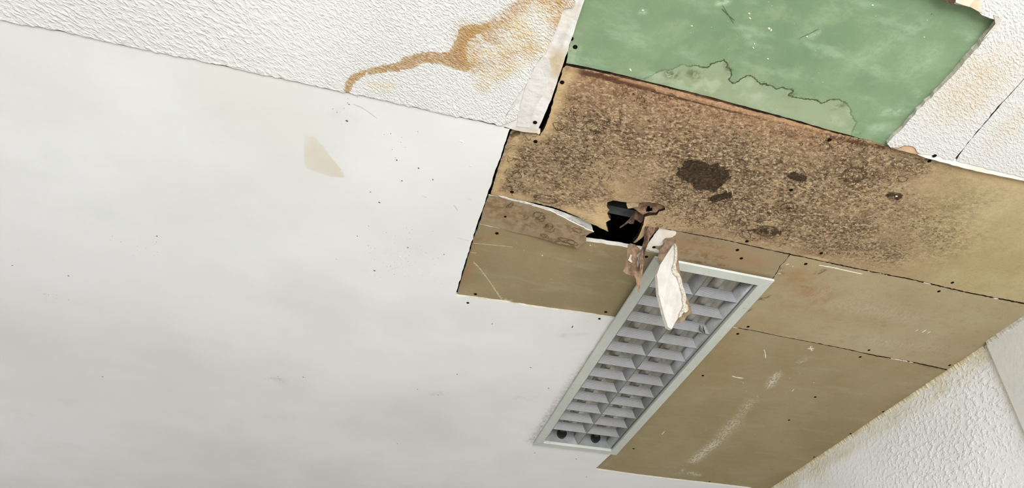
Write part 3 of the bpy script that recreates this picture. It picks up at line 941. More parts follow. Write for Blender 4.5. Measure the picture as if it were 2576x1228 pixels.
# narrow strip above the light, its left end stripped to white gypsum
BARE = [(1659, 573), (1700, 580), (1701, 590), (1690, 597), (1672, 600), (1668, 604), (1671, 612), (1664, 618), (1646, 619), (1641, 623), (1650, 626), (1658, 629), (1661, 640), (1640, 634), (1618, 630), (1618, 622)]
p9 = board('plasterboard_sheet', [(1659, 573), (1697, 581), (1760, 593), (1830, 606), (1900, 622), (1986, 641), (1976, 655), (1962, 668), (1955, 684), (1944, 700), ('w', 0.935, 1.275), ('w', 0.62, 1.275),
                                  (1658, 637), (1640, 632), (1621, 627), (1640, 599)], ZB, 0.0125, [M['brown_strip'], M['edge_patchy']], ceiling, res=0.004, amp=0.0006, step=0.005, seed=16,
           attrs={'bare': A_sdf(BARE, ZB), 'mould': A_marks([(1715, 630, 1800, 650, 16, .75), (1740, 600, 1800, 620, 20, .6), (1720, 655, 1830, 668, 5, 1), (1650, 590, 1652, 592, 6, .6)], ZB),
                  'ring': ring_attr([(1820, 647, 8, 7, .9), (1780, 640, 6, 5, .8), (1795, 650, 5, 5, .8)], ZB),
                  'warm': A_marks([(1720, 620, 1900, 660, 40, .7)], ZB), 'scratch': A_marks([(1905, 621, 1984, 639, 2.0, .95)], ZB)},
           label='narrow brown sheet along the near end of the light, partly stripped white')

# right-hand sheets
jA = [(1830, 820), (1900, 832), (1960, 845), (2050, 862), (2120, 876), (2200, 893), (2300, 911), (2390, 931)]
pA = board('plasterboard_sheet', [(1988, 641.5), (2060, 656.5), (2100, 665.5), (2200, 686.5), (2290, 704), (2430, 737), (2576, 765.5), ('w', RX, float(P(2800, 815, ZB)[1]))] + [('w', RX, float(P(2398, 930, ZB)[1]))] + jA[::-1] +
           [('w', 0.925, 1.55), ('w', 0.925, 1.285), (1945, 701), (1956, 684.5), (1963, 669), (1977, 655.5)], ZB, 0.0125, [M['brown_a'], M['edge_patchy']], ceiling, res=0.007, amp=0.0007, step=0.008, seed=17,
           attrs={'bare': lambda x, y: x * 0 - 1,
                  'scratch': A_marks([(2060, 668, 2168, 690, 3.0, .8), (2302, 833, 2308, 829, 2, .8), (2320, 836, 2330, 830, 2.4, .9), (2332, 838, 2340, 834, 2, .8), (2325, 866, 2345, 858, 2, .5),
                                      (1978, 662, 1984, 668, 2, 1), (1960, 688, 1966, 691, 2, 1)], ZB),
                  'warm': A_marks([(2000, 700, 2060, 750, 50, .8), (1960, 760, 2100, 790, 40, .45), (1900, 810, 2000, 850, 40, .4)], ZB),
                  'mould': A_marks([(2055, 687, 2075, 680, 6, 1), (2020, 720, 2040, 728, 6, .8), (1905, 755, 1935, 745, 5, 1), (1878, 784, 1892, 776, 4, 1), (1960, 668, 1965, 690, 7, 1), (2068, 756, 2078, 760, 3, .7)], ZB),
                  'lightmark': A_marks([(2060, 745, 2080, 730, 30, .14), (2200, 860, 2350, 880, 30, .12), (2120, 760, 2300, 800, 40, .12)], ZB)},
           label='olive brown sheet between the mouldy sheet and the lower crack')
jB = [(x - 1, y + (1.2 if x < 2180 else 2.4)) for x, y in jA]
pB = board('plasterboard_sheet', [('w', 0.925, 1.56)] + jB + [('w', RX, float(P(2392, 934, ZB)[1])), ('w', RX, float(P(1945, 1240, ZB)[1])), (1880, 1236), (1700, 1215), (1480, 1190), (1475, 1184), (1525, 1140), ('w', 0.90, 2.47)],
           ZB, 0.0125, [M['brown_b'], M['edge_patchy']], ceiling, res=0.008, amp=0.0007, step=0.009, seed=18,
           attrs={'bare': lambda x, y: x * 0 - 1,
                  'lightmark': A_marks([(1745, 1160, 1800, 1115, 22, .85), (1800, 1115, 1850, 1060, 26, .5), (1850, 1060, 1890, 1010, 20, .35), (1935, 972, 1955, 942, 13, .8), (1735, 1190, 1755, 1195, 16, .7), (1720, 1180, 1712, 1190, 6, .6),
                                        (2010, 912, 2025, 905, 9, .4), (1500, 1185, 1560, 1140, 14, .1)], ZB),
                  'scratch': A_marks([(1841, 946, 1868, 952, 3.4, .9), (1922, 880, 1926, 902, 2.4, .7), (1992, 985, 1998, 979, 3, .8), (2032, 876, 2048, 878, 5, .8), (2040, 870, 2042, 884, 4, .8), (1830, 820, 2000, 856, 2, .2)], ZB),
                  'warm': A_marks([(1830, 850, 1800, 960, 50, .5), (1919, 1027, 1926, 1028, 6, .9), (2000, 870, 2300, 930, 40, .25)], ZB),
                  'mould': A_marks([(2260, 905, 2390, 932, 6, .8), (1900, 832, 2000, 852, 3, .6)], ZB)},
           label='olive brown sheet between the light and the textured wall')

# ------------------------------------------------------------------ screws
def screw_mesh():
    v = []; f = []
    n = 12
    for r, z in ((0.0045, 0.001), (0.0045, -0.0003), (0.0030, -0.0006), (0.0016, -0.0003)):
        b = len(v)
        v += [(r * math.cos(2 * math.pi * k / n) * (1 if r > 0.002 or k % 3 else 1.5), r * math.sin(2 * math.pi * k / n) * (1 if r > 0.002 or k % 3 else 1.5), z) for k in range(n)]
        if b:
            f += [(b - n + k, b - n + (k + 1) % n, b + (k + 1) % n, b + k) for k in range(n)]
    f.append(tuple(range(len(v) - n, len(v))))
    return mesh('screw', v, f)


sm = screw_mesh()
sm.materials.append(M['screw'])
SCREWS = [(mould, ZB, [(1414, 207), (1347, 356), (1288, 483), (2087, 352), (1990, 478), (1691, 559), (1879, 607), (2066, 637), (2396, 711), (2338, 405)]),
          (strip_board, 0, [(1346, 308)]), (green, .011, [(1447, 118), (2130, 331), (1437, 97)]), (tex_right, -.0025, [(2351, 392)]),
          (p8, ZB, [(1250, 587), (1196, 740), (1524, 785), (1626, 646)]), (white, 0, [(1177, 762), (1508, 802)]),
          (p9, ZB, [(1645, 622), (1855, 629), (1865, 650)]), (pA, ZB, [(2027, 664), (1882, 822), (2362, 733), (2186, 881), (2389, 919)]),
          (pB, ZB, [(1856, 840), (2164, 898), (1768, 945), (2051, 999), (1985, 1057), (1594, 1129), (1785, 1212), (2222, 1036), (2140, 1091), (2048, 1150)])]
for par, dz, L in SCREWS:
    for x, y in L:
        o = bpy.data.objects.new('screw', sm)
        COL.objects.link(o)
        o.parent = par
        q = P(x, y, dz)
        o.location = (q[0], q[1], q[2] - 0.0002)
        o.rotation_euler = (0, 0, random.uniform(0, 3))
        o.scale = (1, 1, 1) if dz != 0 or y < 700 else (.9, .9, 1)
q = strip_depth(np.array([1271.0]), np.array([545.0]))[0]
o = bpy.data.objects.new('screw', sm); COL.objects.link(o); o.parent = strip; o.location = (q[0], q[1], q[2] - .0003); o.scale = (.75, .75, 1)


# ------------------------------------------------------------------ flecks and splashes of dirt or plaster, thin solid crumbs
def flecks(name, lst, dz, mat, parent, seed, label=None):
    """lst: (px, py, length_mm, width_mm, angle)"""
    r = np.random.default_rng(seed)
    v = []; f = []
    for x, y, L, W, a in lst:
        c = P(x, y, dz)
        n = 7
        b = len(v)
        for z, k in ((0.0, 1.0), (-0.0006, 0.7)):
            for i in range(n):
                t = 2 * math.pi * i / n
                rr = 1 + r.uniform(-.3, .3)
                u = L / 2000 * math.cos(t) * rr * k; w_ = W / 2000 * math.sin(t) * rr * k
                v.append((c[0] + u * math.cos(a) - w_ * math.sin(a), c[1] + u * math.sin(a) + w_ * math.cos(a), c[2] + z))
        f += [(b + i, b + (i + 1) % n, b + n + (i + 1) % n, b + n + i) for i in range(n)]
        f.append(tuple(b + n + i for i in range(n)))
    o = link(name, mesh(name, v, f), [mat], parent)
    o['kind'] = 'stuff'
    if label: o['label'] = label
    return o


def cluster(lst, seed, smin=1.0, smax=3.0):
    r = np.random.default_rng(seed)
    out = []
    for x, y, sx, sy, n in lst:
        for _ in range(n):
            s = 0.62 * r.uniform(smin, smax) * (1.5 if r.random() < .12 else 1)
            out.append((x + r.normal(0, sx), y + r.normal(0, sy), s * r.uniform(1, 1.8), s * .8, r.uniform(0, 3)))
    return out


W1 = cluster([(865, 280, 22, 18, 12), (1000, 365, 30, 18, 9), (1010, 590, 50, 30, 8), (1000, 655, 45, 25, 16), (900, 640, 60, 30, 7), (1430, 830, 50, 20, 8), (690, 955, 14, 5, 9), (360, 630, 30, 10, 6),
              (270, 600, 20, 8, 3), (130, 735, 20, 8, 5), (1480, 1000, 60, 40, 6)], 31, 0.8, 2.4)
W1 += [(1053, 423, 4, 3.5, .6), (1089, 452, 4, 3, .8), (998, 403, 4, 4, 0), (1011, 455, 3, 3, 0), (932, 483, 3, 3, 0), (954, 509, 5, 4, .3), (395, 594, 4, 4, 0), (763, 949, 5, 4, 0), (873, 304, 6, 4, .4),
       (1026, 623, 4, 4, 0), (1117, 640, 3.5, 3, 0), (942, 681, 7, 4, .8), (1238, 815, 4, 4, 0), (1440, 822, 14, 4, 1.5), (1102, 994, 6, 4, 0), (258, 948, 5, 4, 0), (31, 668, 3, 3, 0), (172, 694, 4, 3, 0),
       (899, 594, 3, 3, 0), (1150, 942, 5, 4, 0), (1050, 980, 4, 3, 0), (1335, 925, 6, 4, 0), (1380, 977, 6, 4, 0), (1000, 1116, 5, 4, 0), (1345, 1140, 6, 4, 0), (1475, 1200, 6, 4, 0), (1450, 1155, 8, 5, 1)]
flecks('dirt_speck', W1, -0.0001, M['speck'], white, 1, 'scattered dark dirt specks')
flecks('dirt_speck', cluster([(1020, 660, 40, 22, 26), (1060, 690, 35, 15, 10), (130, 738, 12, 5, 6), (1010, 620, 40, 14, 10)], 33, 0.7, 2.2), -0.0001, M['speck_red'], white, 2, 'faint reddish specks')
flecks('plaster_crumb', [(1184, 417, 6, 5, 0), (1160, 356, 8, 4, .2), (1006, 646, 6, 4, 0)], -0.0001, M['chip'], white, 5)
G1 = [(1935, 72, 7, 4, .5), (1940, 76, 5, 3, 1.4), (2302, 181, 12, 5, .4), (1740, 65, 4, 2, 0), (2195, 13, 4, 2, 0), (2345, 133, 4, 3, 0), (2325, 93, 3, 2, 0), (1887, 46, 5, 2.5, .3), (1885, 34, 4, 2, 0),
      (2305, 178, 8, 4, 0), (1895, 120, 5, 2, .5), (1898, 110, 4, 2, .9), (1617, 26, 4, 3, 0), (2030, 92, 4, 2, .3), (1932, 148, 4, 2, 0), (2363, 200, 4, 3, 0), (1586, 176, 8, 3, .8), (2184, 308, 2, 2, 0)]
G1 += cluster([(1900, 110, 120, 60, 14), (2250, 150, 100, 80, 12)], 40, 0.6, 1.6)
flecks('plaster_crumb', G1, .011 - .0001, M['chip'], green, 3, 'small white chips on the green face')
flecks('scuff_mark', [(1832, 36, 42, 1.2, -.55 + 1.2), (2148, 160, 10, 2, .2), (2159, 203, 7, 4, .8), (2344, 35, 3, 2, 0), (2180, 318, 18, 1, 1.4)], .011 - .0001, plain('green_scuff', '#56694C', None, 10, .9, 0, 0), green, 9)
B1 = cluster([(1350, 690, 90, 50, 12), (1480, 640, 60, 20, 8)], 51, 0.6, 1.8) + [(1364, 643, 4, 3, 0), (1485, 617, 5, 3, 0)]
flecks('plaster_crumb', B1, ZB - .0001, M['chip'], p8, 6)
B2 = cluster([(1850, 1080, 70, 80, 26), (1760, 1180, 40, 20, 12), (1950, 950, 60, 40, 10)], 52, 1.0, 2.8)
flecks('plaster_crumb', B2, ZB - .0001, M['chip'], pB, 7)
flecks('dirt_speck', cluster([(1800, 1000, 120, 80, 10), (2000, 1100, 120, 60, 8)], 53, 0.8, 2.2), ZB - .0001, M['speck'], pB, 8)
flecks('plaster_crumb', cluster([(2300, 800, 120, 50, 8), (2030, 665, 30, 8, 5)], 54, 0.8, 2.2), ZB - .0001, M['chip'], pA, 10)
flecks('plaster_crumb', cluster([(1800, 350, 250, 90, 30), (1440, 450, 90, 60, 10), (2540, 690, 20, 10, 3)], 55, 0.6, 1.8) + [(1830, 480, 22, 1.5, .9), (1842, 484, 16, 1.5, 1.1), (2255, 494, 6, 4, 0)], ZB - .0001, M['chip'], mould, 11)


def strokes(name, lines, dz, mat, parent, seed, label=None):
    """scratches raised by a hair: lines of (points, width_mm)"""
    r = np.random.default_rng(seed)
    v = []; f = []
    for pts, wd in lines:
        q = rough_line(P([p[0] for p in pts], [p[1] for p in pts], dz)[:, :2], 0.006, 0.0003, False, int(r.integers(99)))
        n = len(q)
        for i in range(n):
            t = q[min(i + 1, n - 1)] - q[max(i - 1, 0)]
            t = t / np.hypot(*t)
            nn = np.array([-t[1], t[0]])
            wv = wd / 2000 * (0.6 + 0.6 * r.random()) * (0.3 if i in (0, n - 1) else 1)
            for k, z in ((-1, 0), (-.6, -.0004), (.6, -.0004), (1, 0)):
                p = q[i] + nn * wv * k
                v.append((p[0], p[1], H + dz + z))
            if i:
                b = len(v) - 8
                for a_ in range(3):
                    f.append((b + a_, b + a_ + 1, b + 5 + a_, b + 4 + a_))
    o = link(name, mesh(name, v, f), [mat], parent)
    if label: o['label'] = label
    o['kind'] = 'stuff'
    return o


M['scr'] = plain('pale_scratch', '#B5A886', '#A39570', 90, 0.95, 0, 0)
M['scr_dark'] = plain('dark_scratch', '#5A4C38', None, 90, 0.95, 0, 0)
strokes('scratch', [([(1191, 659), (1200, 668), (1213, 684), (1228, 704), (1244, 728), (1262, 755)], 4.0), ([(1190, 612), (1235, 616), (1290, 622)], 1.6), ([(1182, 635), (1198, 637)], 2.5),
                    ([(1266, 754), (1282, 756)], 1.6), ([(1268, 758), (1280, 760)], 1.4)], ZB - .0001, M['scr'], p8, 1, 'pale scratch marks')
strokes('scratch', [([(2060, 667), (2100, 674), (2168, 690)], 2.6), ([(2302, 834), (2310, 829)], 3), ([(2319, 837), (2330, 831)], 4), ([(2332, 839), (2341, 834)], 3)], ZB - .0001, M['chip'], pA, 2, 'pale scrape marks')
strokes('scratch', [([(1841, 946), (1852, 950), (1868, 952)], 5), ([(1922, 880), (1925, 890), (1926, 902)], 2.6), ([(1992, 985), (1998, 979)], 4), ([(2032, 878), (2046, 876)], 2.6), ([(2038, 871), (2042, 883)], 2.4),
                    ([(1665, 1093), (1673, 1084)], 3)], ZB - .0001, M['chip'], pB, 3, 'pale scrape marks')
strokes('scratch', [([(1816, 22), (1830, 36), (1848, 51)], 1.6), ([(2178, 322), (2184, 308)], 1.5), ([(2010, 97), (2060, 73)], 1.0)], .011 - .0002, plain('green_scratch', '#4B5B40', None, 10, .9, 0, 0), green, 4, 'thin dark scratch')
strokes('scratch', [([(890, 262), (910, 270), (928, 282), (948, 297)], 1.2), ([(1062, 492), (1074, 497)], 1.0), ([(1142, 515), (1152, 530)], 1.0), ([(1150, 598), (1180, 606)], 1.0), ([(1176, 500), (1186, 503)], 1.0)], -.0001,
        plain('faint_scratch', '#A9A69E', None, 10, .9, 0, 0), white, 5, 'faint thin scratches')
strokes('scratch', [([(2040, 372), (2090, 352)], 1.2), ([(2080, 378), (2136, 350)], 1.6), ([(1905, 455), (1960, 420)], 1.0), ([(1930, 440), (1990, 400)], 1.0)], ZB - .0001, M['scr_dark'], mould, 6, 'thin dark gouge')
strokes('crack_line', [([(1905, 756), (1918, 750), (1930, 749), (1938, 744)], 1.5), ([(1880, 785), (1893, 777)], 1.5), ([(1908, 752), (1925, 755)], 1.2), ([(2058, 690), (2074, 682)], 2.0)], ZB - .0001, M['scr_dark'], pA, 7, 'short dark tears')
def loops(lst, seed):
    r = np.random.default_rng(seed)
    out = []
    for x, y, rx, ry, tilt in lst:
        for k in (1.0, 0.62):
            if k < 1 and r.random() < .4: continue
            ph = r.uniform(0, 6); n = 18
            a0 = r.uniform(0, 6)
            span = 6.28 if k == 1 else r.uniform(3, 6)
            pts = []
            for i in range(n + 1):
                t = a0 + span * i / n
                q = k * (1 + .14 * math.sin(3 * t + ph) + r.normal(0, .07))
                u, w_ = rx * q * math.cos(t), ry * q * math.sin(t)
                pts.append((x + u * math.cos(tilt) - w_ * math.sin(tilt), y + u * math.sin(tilt) + w_ * math.cos(tilt)))
            out.append((pts, r.uniform(.9, 1.7)))
    return out


M['mould_line'] = plain('mould_line', '#3A2B1C', '#5A4630', 120, 0.95, 0, 0)
strokes('mould_ring', loops([(1372, 500, 22, 9, .25), (1983, 522, 16, 12, .2), (2148, 440, 24, 14, .3), (2140, 458, 14, 10, 0), (2270, 450, 12, 7, .2), (1932, 582, 26, 14, .3), (1875, 590, 14, 10, .3), (1690, 243, 9, 7, 0),
                            (1405, 318, 14, 9, .4), (1460, 390, 16, 9, .3), (1330, 400, 14, 9, .4), (1300, 440, 12, 10, .3), (1640, 548, 12, 7, .2), (2250, 492, 12, 7, .2), (2010, 450, 14, 8, .3), (1740, 545, 16, 10, .3)], 61),
        ZB - .0001, M['mould_line'], mould, 20, 'thin dark mould rings')
SZ = -0.004
strokes('mould_ring', loops([(1352, 541, 9, 8, .2), (1363, 549, 8, 7, .2), (1382, 570, 9, 8, .1), (1376, 568, 4, 4, .1), (1368, 593, 8, 5, .2), (1324, 546, 7, 3, .3), (1426, 606, 22, 5, .3), (1440, 610, 14, 5, .3), (1283, 517, 10, 4, -.6),
                             (1455, 580, 16, 5, .35)], 62), SZ, M['mould_line'], strip, 21, 'thin dark mould rings')
r_ = np.random.default_rng(77)
CR = []
for cx_, cy_, sx, sy, n in ((1300, 400, 32, 28, 34), (1290, 460, 22, 20, 14), (1465, 310, 40, 22, 26), (1440, 395, 60, 24, 60), (1500, 440, 30, 20, 14), (1600, 247, 14, 4, 5), (1830, 500, 60, 40, 50), (2140, 430, 45, 20, 26), (2160, 365, 50, 12, 26),
                           (1900, 590, 50, 14, 20), (1720, 540, 60, 22, 40), (2070, 636, 25, 5, 8), (1680, 400, 120, 70, 30), (1950, 380, 90, 40, 24), (2000, 520, 60, 40, 24), (1360, 500, 50, 6, 8)):
    for _ in range(n):
        x, y = cx_ + r_.normal(0, sx), cy_ + r_.normal(0, sy)
        a = r_.normal(.35, .5)
        pts = [(x, y)]
        for k in range(int(r_.integers(2, 5))):
            a += r_.normal(0, .9)
            x += 3.4 * math.cos(a); y += 3.4 * math.sin(a)
            pts.append((x, y))
        CR.append((pts, r_.uniform(.6, 1.5)))


def on_mould(p):
    a = np.array([q[0] for q in p]); b = np.array([q[1] for q in p])
    mp = np.array([q for q in mould_pts if q[0] != 'w' and q[0] < 2240] + [(2240, 690)])
    mp = np.array([(1424, 175), (2235, 376), (2380, 420), (2380, 712), (2100, 658), (1700, 572), (1640, 562), (1680, 532), (1660, 504), (1520, 500), (1515, 540), (1480, 545), (1400, 515), (1300, 498), (1240, 486), (1290, 335), (1365, 345), (1395, 250)], float)
    return inside(a, b, mp).all()


CR = [c for c in CR if on_mould(c[0])]
strokes('mould_thread', CR, ZB - .0001, M['mould_line'], mould, 22, 'fine dark mould threads')

# ------------------------------------------------------------------ zinc channel in the cavity, seen through the hole
a = P(1440, 505, 0.045); b = P(1700, 560, 0.045)
xa, xb, yc = -0.2, 1.2, float(P(1565, 533, 0.045)[1])
t = 0.0006
parts = [box(xa, xb, yc - .014, yc + .014, H + .045, H + .045 + t), box(xa, xb, yc - .014, yc - .014 + t, H + .045, H + .072), box(xa, xb, yc + .014 - t, yc + .014, H + .045, H + .072)]
v, f = merge(parts)
ch = link('metal_channel', mesh('metal_channel', v, f), [M['zinc']])
tag(ch, 'grey metal ceiling channel seen inside the black hole', 'channel')

# ------------------------------------------------------------------ torn paper around the hole
o = sheet('torn_paper_shred', [(1607, 528), (1616, 536), (1621, 545), (1617, 556), (1612, 562), (1604, 556), (1597, 552), (1594, 563), (1586, 564), (1580, 561), (1573, 566), (1561, 574), (1558, 572), (1572, 562),
                               (1582, 552), (1590, 543), (1598, 534)],
          lambda x, y: P(x, y, ZB + 0.012 - 0.004 * np.sin(x * .3)), [M['torn_dark']], None, 0.0008, 4, 0.4)
tag(o, 'small ragged grey brown paper shred hanging across the black hole', 'paper')
o = sheet('torn_paper_shred', [(1586, 612), (1597, 615), (1604, 621), (1612, 627), (1618, 632), (1622, 625), (1620, 640), (1619, 660), (1616, 690), (1611, 715), (1608, 736), (1603, 730), (1602, 716), (1599, 700),
                               (1596, 694), (1588, 694), (1576, 690), (1569, 684), (1567, 682), (1573, 672), (1577, 650), (1578, 632), (1579, 617)],
          lambda x, y: PY(x, y, 1.20 + 0.004 * np.sin((x - 1570) * .18) + 0.012 * np.clip((y - 690) / 40, 0, 1)),
          [plain('reddish_torn_paper', '#8A725A', '#66503D', 50, 0.95, 0, 0.003, 130)], None, 0.0012, 4, 0.6, seed=8)
tag(o, 'reddish brown torn paper tongue hanging below the hole beside the light', 'paper')
sheet('gypsum_remnant', [(1586, 640), (1590, 642), (1587, 651), (1591, 658), (1588, 661), (1580, 655), (1583, 647)],
      lambda x, y: PY(x, y, 1.198 + 0.004 * np.sin((x - 1570) * .18)), [M['gypsum_edge']], o, 0.001, 3, 0.4, label='white plaster remnant')
sheet('gypsum_remnant', [(1609, 634), (1614, 640), (1612, 650), (1608, 664), (1605, 672), (1603, 662), (1606, 650), (1603, 643)],
      lambda x, y: PY(x, y, 1.198 + 0.004 * np.sin((x - 1570) * .18)), [M['gypsum_edge']], o, 0.001, 3, 0.4, label='white plaster remnant')
# twisted splinter of paper and board between the hole and the stripped patch
o = sheet('twisted_paper_strip', [(1622, 570), (1633, 569), (1638, 574), (1648, 572), (1658, 573), (1646, 585), (1634, 600), (1631, 612), (1626, 624), (1622, 636), (1619, 655), (1616, 676), (1610, 684), (1609, 660), (1610, 640), (1614, 625), (1620, 604), (1621, 588)],
          lambda x, y: PY(x, y, 1.155 + 0.010 * np.sin((x - 1610) * .22) + 0.03 * np.clip((y - 600) / 40, 0, 1)), [plain('twisted_paper', '#8A6E56', '#5E4A3A', 110, 0.95, 0, 0.004, 120)], None, 0.0015, 4, 0.5, seed=9)
tag(o, 'dark twisted brown paper strip on the right rim of the hole', 'paper')

# ------------------------------------------------------------------ hanging flap of plasterboard
FY0 = 1.205


def flap_depth(off):
    def f(x, y):
        kink = np.clip((y - (735 - (x - 1655) * 1.2)) / 60.0, -1, 2)
        return PY(x, y, FY0 + off + 0.010 * kink + 0.002 * np.sin(x * .21 + y * .05))
    return f


flap = empty('hanging_plasterboard_flap', tuple(PY(1692, 612, FY0)))
tag(flap, 'torn white plasterboard flap hanging in front of the ceiling light', 'plasterboard')


def reparent(o, p):
    o.parent = p
    o.matrix_parent_inverse = Matrix.Translation(-Vector(p.location))
    return o


o = sheet('gypsum_core', [(1697, 612), (1701, 622), (1702, 640), (1701, 655), (1697, 664), (1695, 676), (1699, 684), (1706, 690), (1712, 704), (1715, 722), (1721, 738), (1724, 752), (1722, 762), (1727, 770), (1730, 780),
                          (1724, 783), (1717, 784), (1711, 792), (1706, 800), (1698, 812), (1690, 828), (1686, 826), (1680, 822), (1676, 808), (1671, 793), (1667, 778), (1662, 758), (1657, 740), (1655, 715), (1653, 690),
                          (1661, 666), (1676, 642)], flap_depth(0), [plain('flap_face', '#BDB8AF', '#B2ABA0', 25, 0.9, 0, 0.002, 60), M['gypsum_edge'], M['gypsum_edge']], None, 0.010, 5, 0.9, seed=22,
          label='broken white gypsum slab')
reparent(o, flap)
o = sheet('crumbled_edge', [(1697, 612), (1703, 620), (1704, 640), (1703, 655), (1700, 668), (1702, 680), (1708, 688), (1714, 700), (1718, 720), (1724, 736), (1727, 752), (1724, 762), (1730, 768), (1732, 780), (1726, 786), (1719, 786),
                            (1714, 796), (1708, 800), (1710, 788), (1716, 778), (1720, 768), (1717, 756), (1717, 742), (1712, 728), (1708, 710), (1703, 696), (1694, 688), (1690, 676), (1696, 660), (1698, 640)],
          lambda x, y: flap_depth(-0.004)(x, y) + 0 * x[..., None], [plain('crumbled_gypsum', '#C6C0B2', '#A89D86', 160, 0.95, 0, 0.004, 260)], None, 0.006, 3.2, 1.2, seed=25, label='crumbly broken rim', step=3)
reparent(o, flap)
o = sheet('paper_backing', [(1697, 583), (1701, 596), (1703, 620), (1706, 650), (1710, 680), (1718, 712), (1722, 735), (1729, 752), (1738, 772), (1741, 790), (1728, 795), (1722, 806), (1712, 812), (1700, 812), (1690, 770), (1680, 700),
                            (1690, 640)], flap_depth(0.013), [plain('paper_backing', '#84735A', '#6E5C44', 35, 0.9, 0, 0.001, 90)], None, 0.001, 5, 0.6, seed=23, label='brown paper backing')
reparent(o, flap)


def hinge_depth(x, y):
    t = np.clip((y - 585) / 55.0, 0, 1)[..., None]
    return P(x, y, ZB) * (1 - t) + flap_depth(0.004)(x, y) * t


o = sheet('paper_hinge', [(1697, 582), (1690, 590), (1676, 600), (1669, 604), (1672, 612), (1668, 620), (1660, 628), (1656, 640), (1655, 652), (1661, 668), (1676, 644), (1698, 613), (1702, 600)],
          hinge_depth, [plain('hinge_paper', '#7F6A54', '#695542', 30, 0.9, 0, 0.001, 90)], None, 0.001, 4, 0.6, seed=24, label='bent brown paper hinge')
reparent(o, flap)

# ------------------------------------------------------------------ recessed louvre light
LCX, LCY = 0.7695, 1.8805
lamp = empty('recessed_ceiling_light', (LCX, LCY, H))
tag(lamp, 'long recessed fluorescent ceiling light with grey metal louvre grid', 'ceiling light')
OW, OL = 0.1705, 0.6190       # outer half sizes
IW, IL = 0.1390, 0.5870


def mat_frame():
    n = NT('grey_enamel', 0.45, 0.0, 0.4)
    c = n.mix(n.ramp(n.noise(6, 4, 0.6), 0.35, 0.7), '#B9BAAD', '#C2C3B7')
    c = n.mix(n.mul(n.ramp(n.noise(60, 5, 0.7), 0.60, 0.70), 0.5), c, '#8A8272')
    n.bump(n.noise(60, 3), 0.0004, 0.3)
    return n.color(c)


def mat_alu(name, ribs, rough, base='#B9B9B6', metal=0.75):
    n = NT(name, rough, metal, 0.5)
    dirt = n.ramp(n.noise(28, 4, 0.62), 0.38, 0.66, 0, 0.6)
    c = n.mix(dirt, base, '#85817A')
    sp_ = n.ramp(n.noise(260, 3, 0.6), 0.66, 0.72, 0, 0.7)
    c = n.mix(sp_, c, '#55504A')
    if ribs:
        sep = n.t.nodes.new('ShaderNodeSeparateXYZ')
        n.t.links.new(n.pos, sep.inputs[0])
        wv = n.math('SINE', n.mul(sep.outputs[2], 2 * math.pi / 0.0028))
        c = n.mix(n.ramp(wv, -0.2, -0.9, 0, 0.25), c, '#6B6862')
        n.bump(n.mul(wv, 0.5), 0.0005, 0.8)
    else:
        n.bump(n.noise(30, 2), 0.0010, 0.3)
    return n.color(c)


M['frame'] = mat_frame()
M['rib'] = mat_alu('ribbed_aluminium', True, 0.42, '#8B8B89', 0.5)
M['alu'] = mat_alu('satin_aluminium', False, 0.36, '#989997', 0.5)
M['mirror'] = plain('enamel_reflector', '#F8F4EA', '#E6DDCB', 12, 0.22, 0.25, 0, spec=0.6)
M['tube'] = plain('fluorescent_tube', '#FAF7EE', '#F2ECDD', 10, 0.25, 0, 0, spec=0.6)
M['black'] = plain('black_holder', '#171614', None, 10, 0.5, 0, 0)
M['housing'] = plain('white_housing', '#CFCCC2', '#BDB8AB', 10, 0.5, 0, 0)
ZF0, ZF1 = -0.009, -0.002


def rail(p):    # p: 4 plan corners (outer a, outer b, inner b, inner a)
    v = [(x, y, ZF0) for x, y in p] + [(x, y, ZF1) for x, y in p]
    # little inward upstand
    v += [(p[2][0], p[2][1], 0.016), (p[3][0], p[3][1], 0.016)]
    f = [(0, 1, 2, 3), (4, 7, 6, 5), (0, 4, 5, 1), (1, 5, 6, 2), (3, 7, 4, 0), (3, 2, 8, 9), (2, 6, 5, 1)]
    return mesh('frame_rail', v, f)


cor_o = [(-OW, -OL), (OW, -OL), (OW, OL), (-OW, OL)]
cor_i = [(-IW, -IL), (IW, -IL), (IW, IL), (-IW, IL)]
for i in range(4):
    j = (i + 1) % 4
    o = link('frame_rail', rail([cor_o[i], cor_o[j], cor_i[j], cor_i[i]]), [M['frame']], lamp)
    md = o.modifiers.new('b', 'BEVEL'); md.width = 0.0012; md.segments = 2
# inner thin bezel of the louvre
SW, SL = 0.1345, 0.5830
ZL0, ZL1 = 0.000, 0.029
TS = 0.018


def curve_t(t):   # parabolic flare of the blades
    return t ** 0.8


def long_blade(u0, side):
    """reflector side: bottom edge at u0, leaning by TS toward `side` going up"""
    v = []; f = []
    n = 6
    for k in range(n + 1):
        t = k / n
        z = ZL0 + (ZL1 - ZL0) * t
        u = u0 + side * TS * curve_t(t)
        v += [(u, -SL, z), (u, SL, z)]
        if k:
            b = len(v) - 4
            f.append((b, b + 1, b + 3, b + 2))
    return v, f


for u0, s in ((-SW, 1), (SW, -1)):
    v, f = long_blade(u0, s)
    o = link('side_reflector', mesh('side_reflector', v, f, smooth=True), [M['alu']], lamp)
    sd = o.modifiers.new('s', 'SOLIDIFY'); sd.thickness = 0.0008
    # flat rim of the louvre
    v, f = box(min(u0, u0 - s * -.0), max(u0, u0 + s * .0018), -SL, SL, ZL0 - .001, ZL0 + .004)
    link('louvre_rim', mesh('louvre_rim', v, f), [M['alu']], lamp)
v1, f1 = long_blade(0.0006, 1); v2, f2 = long_blade(-0.0006, -1)
o = link('long_blade', mesh('long_blade', *merge([(v1, f1), (v2, f2)]), smooth=True), [M['alu']], lamp)
# 12 rows x 2 cross blades
ys = [1.3975 + 0.0871 * k - LCY for k in range(12)]


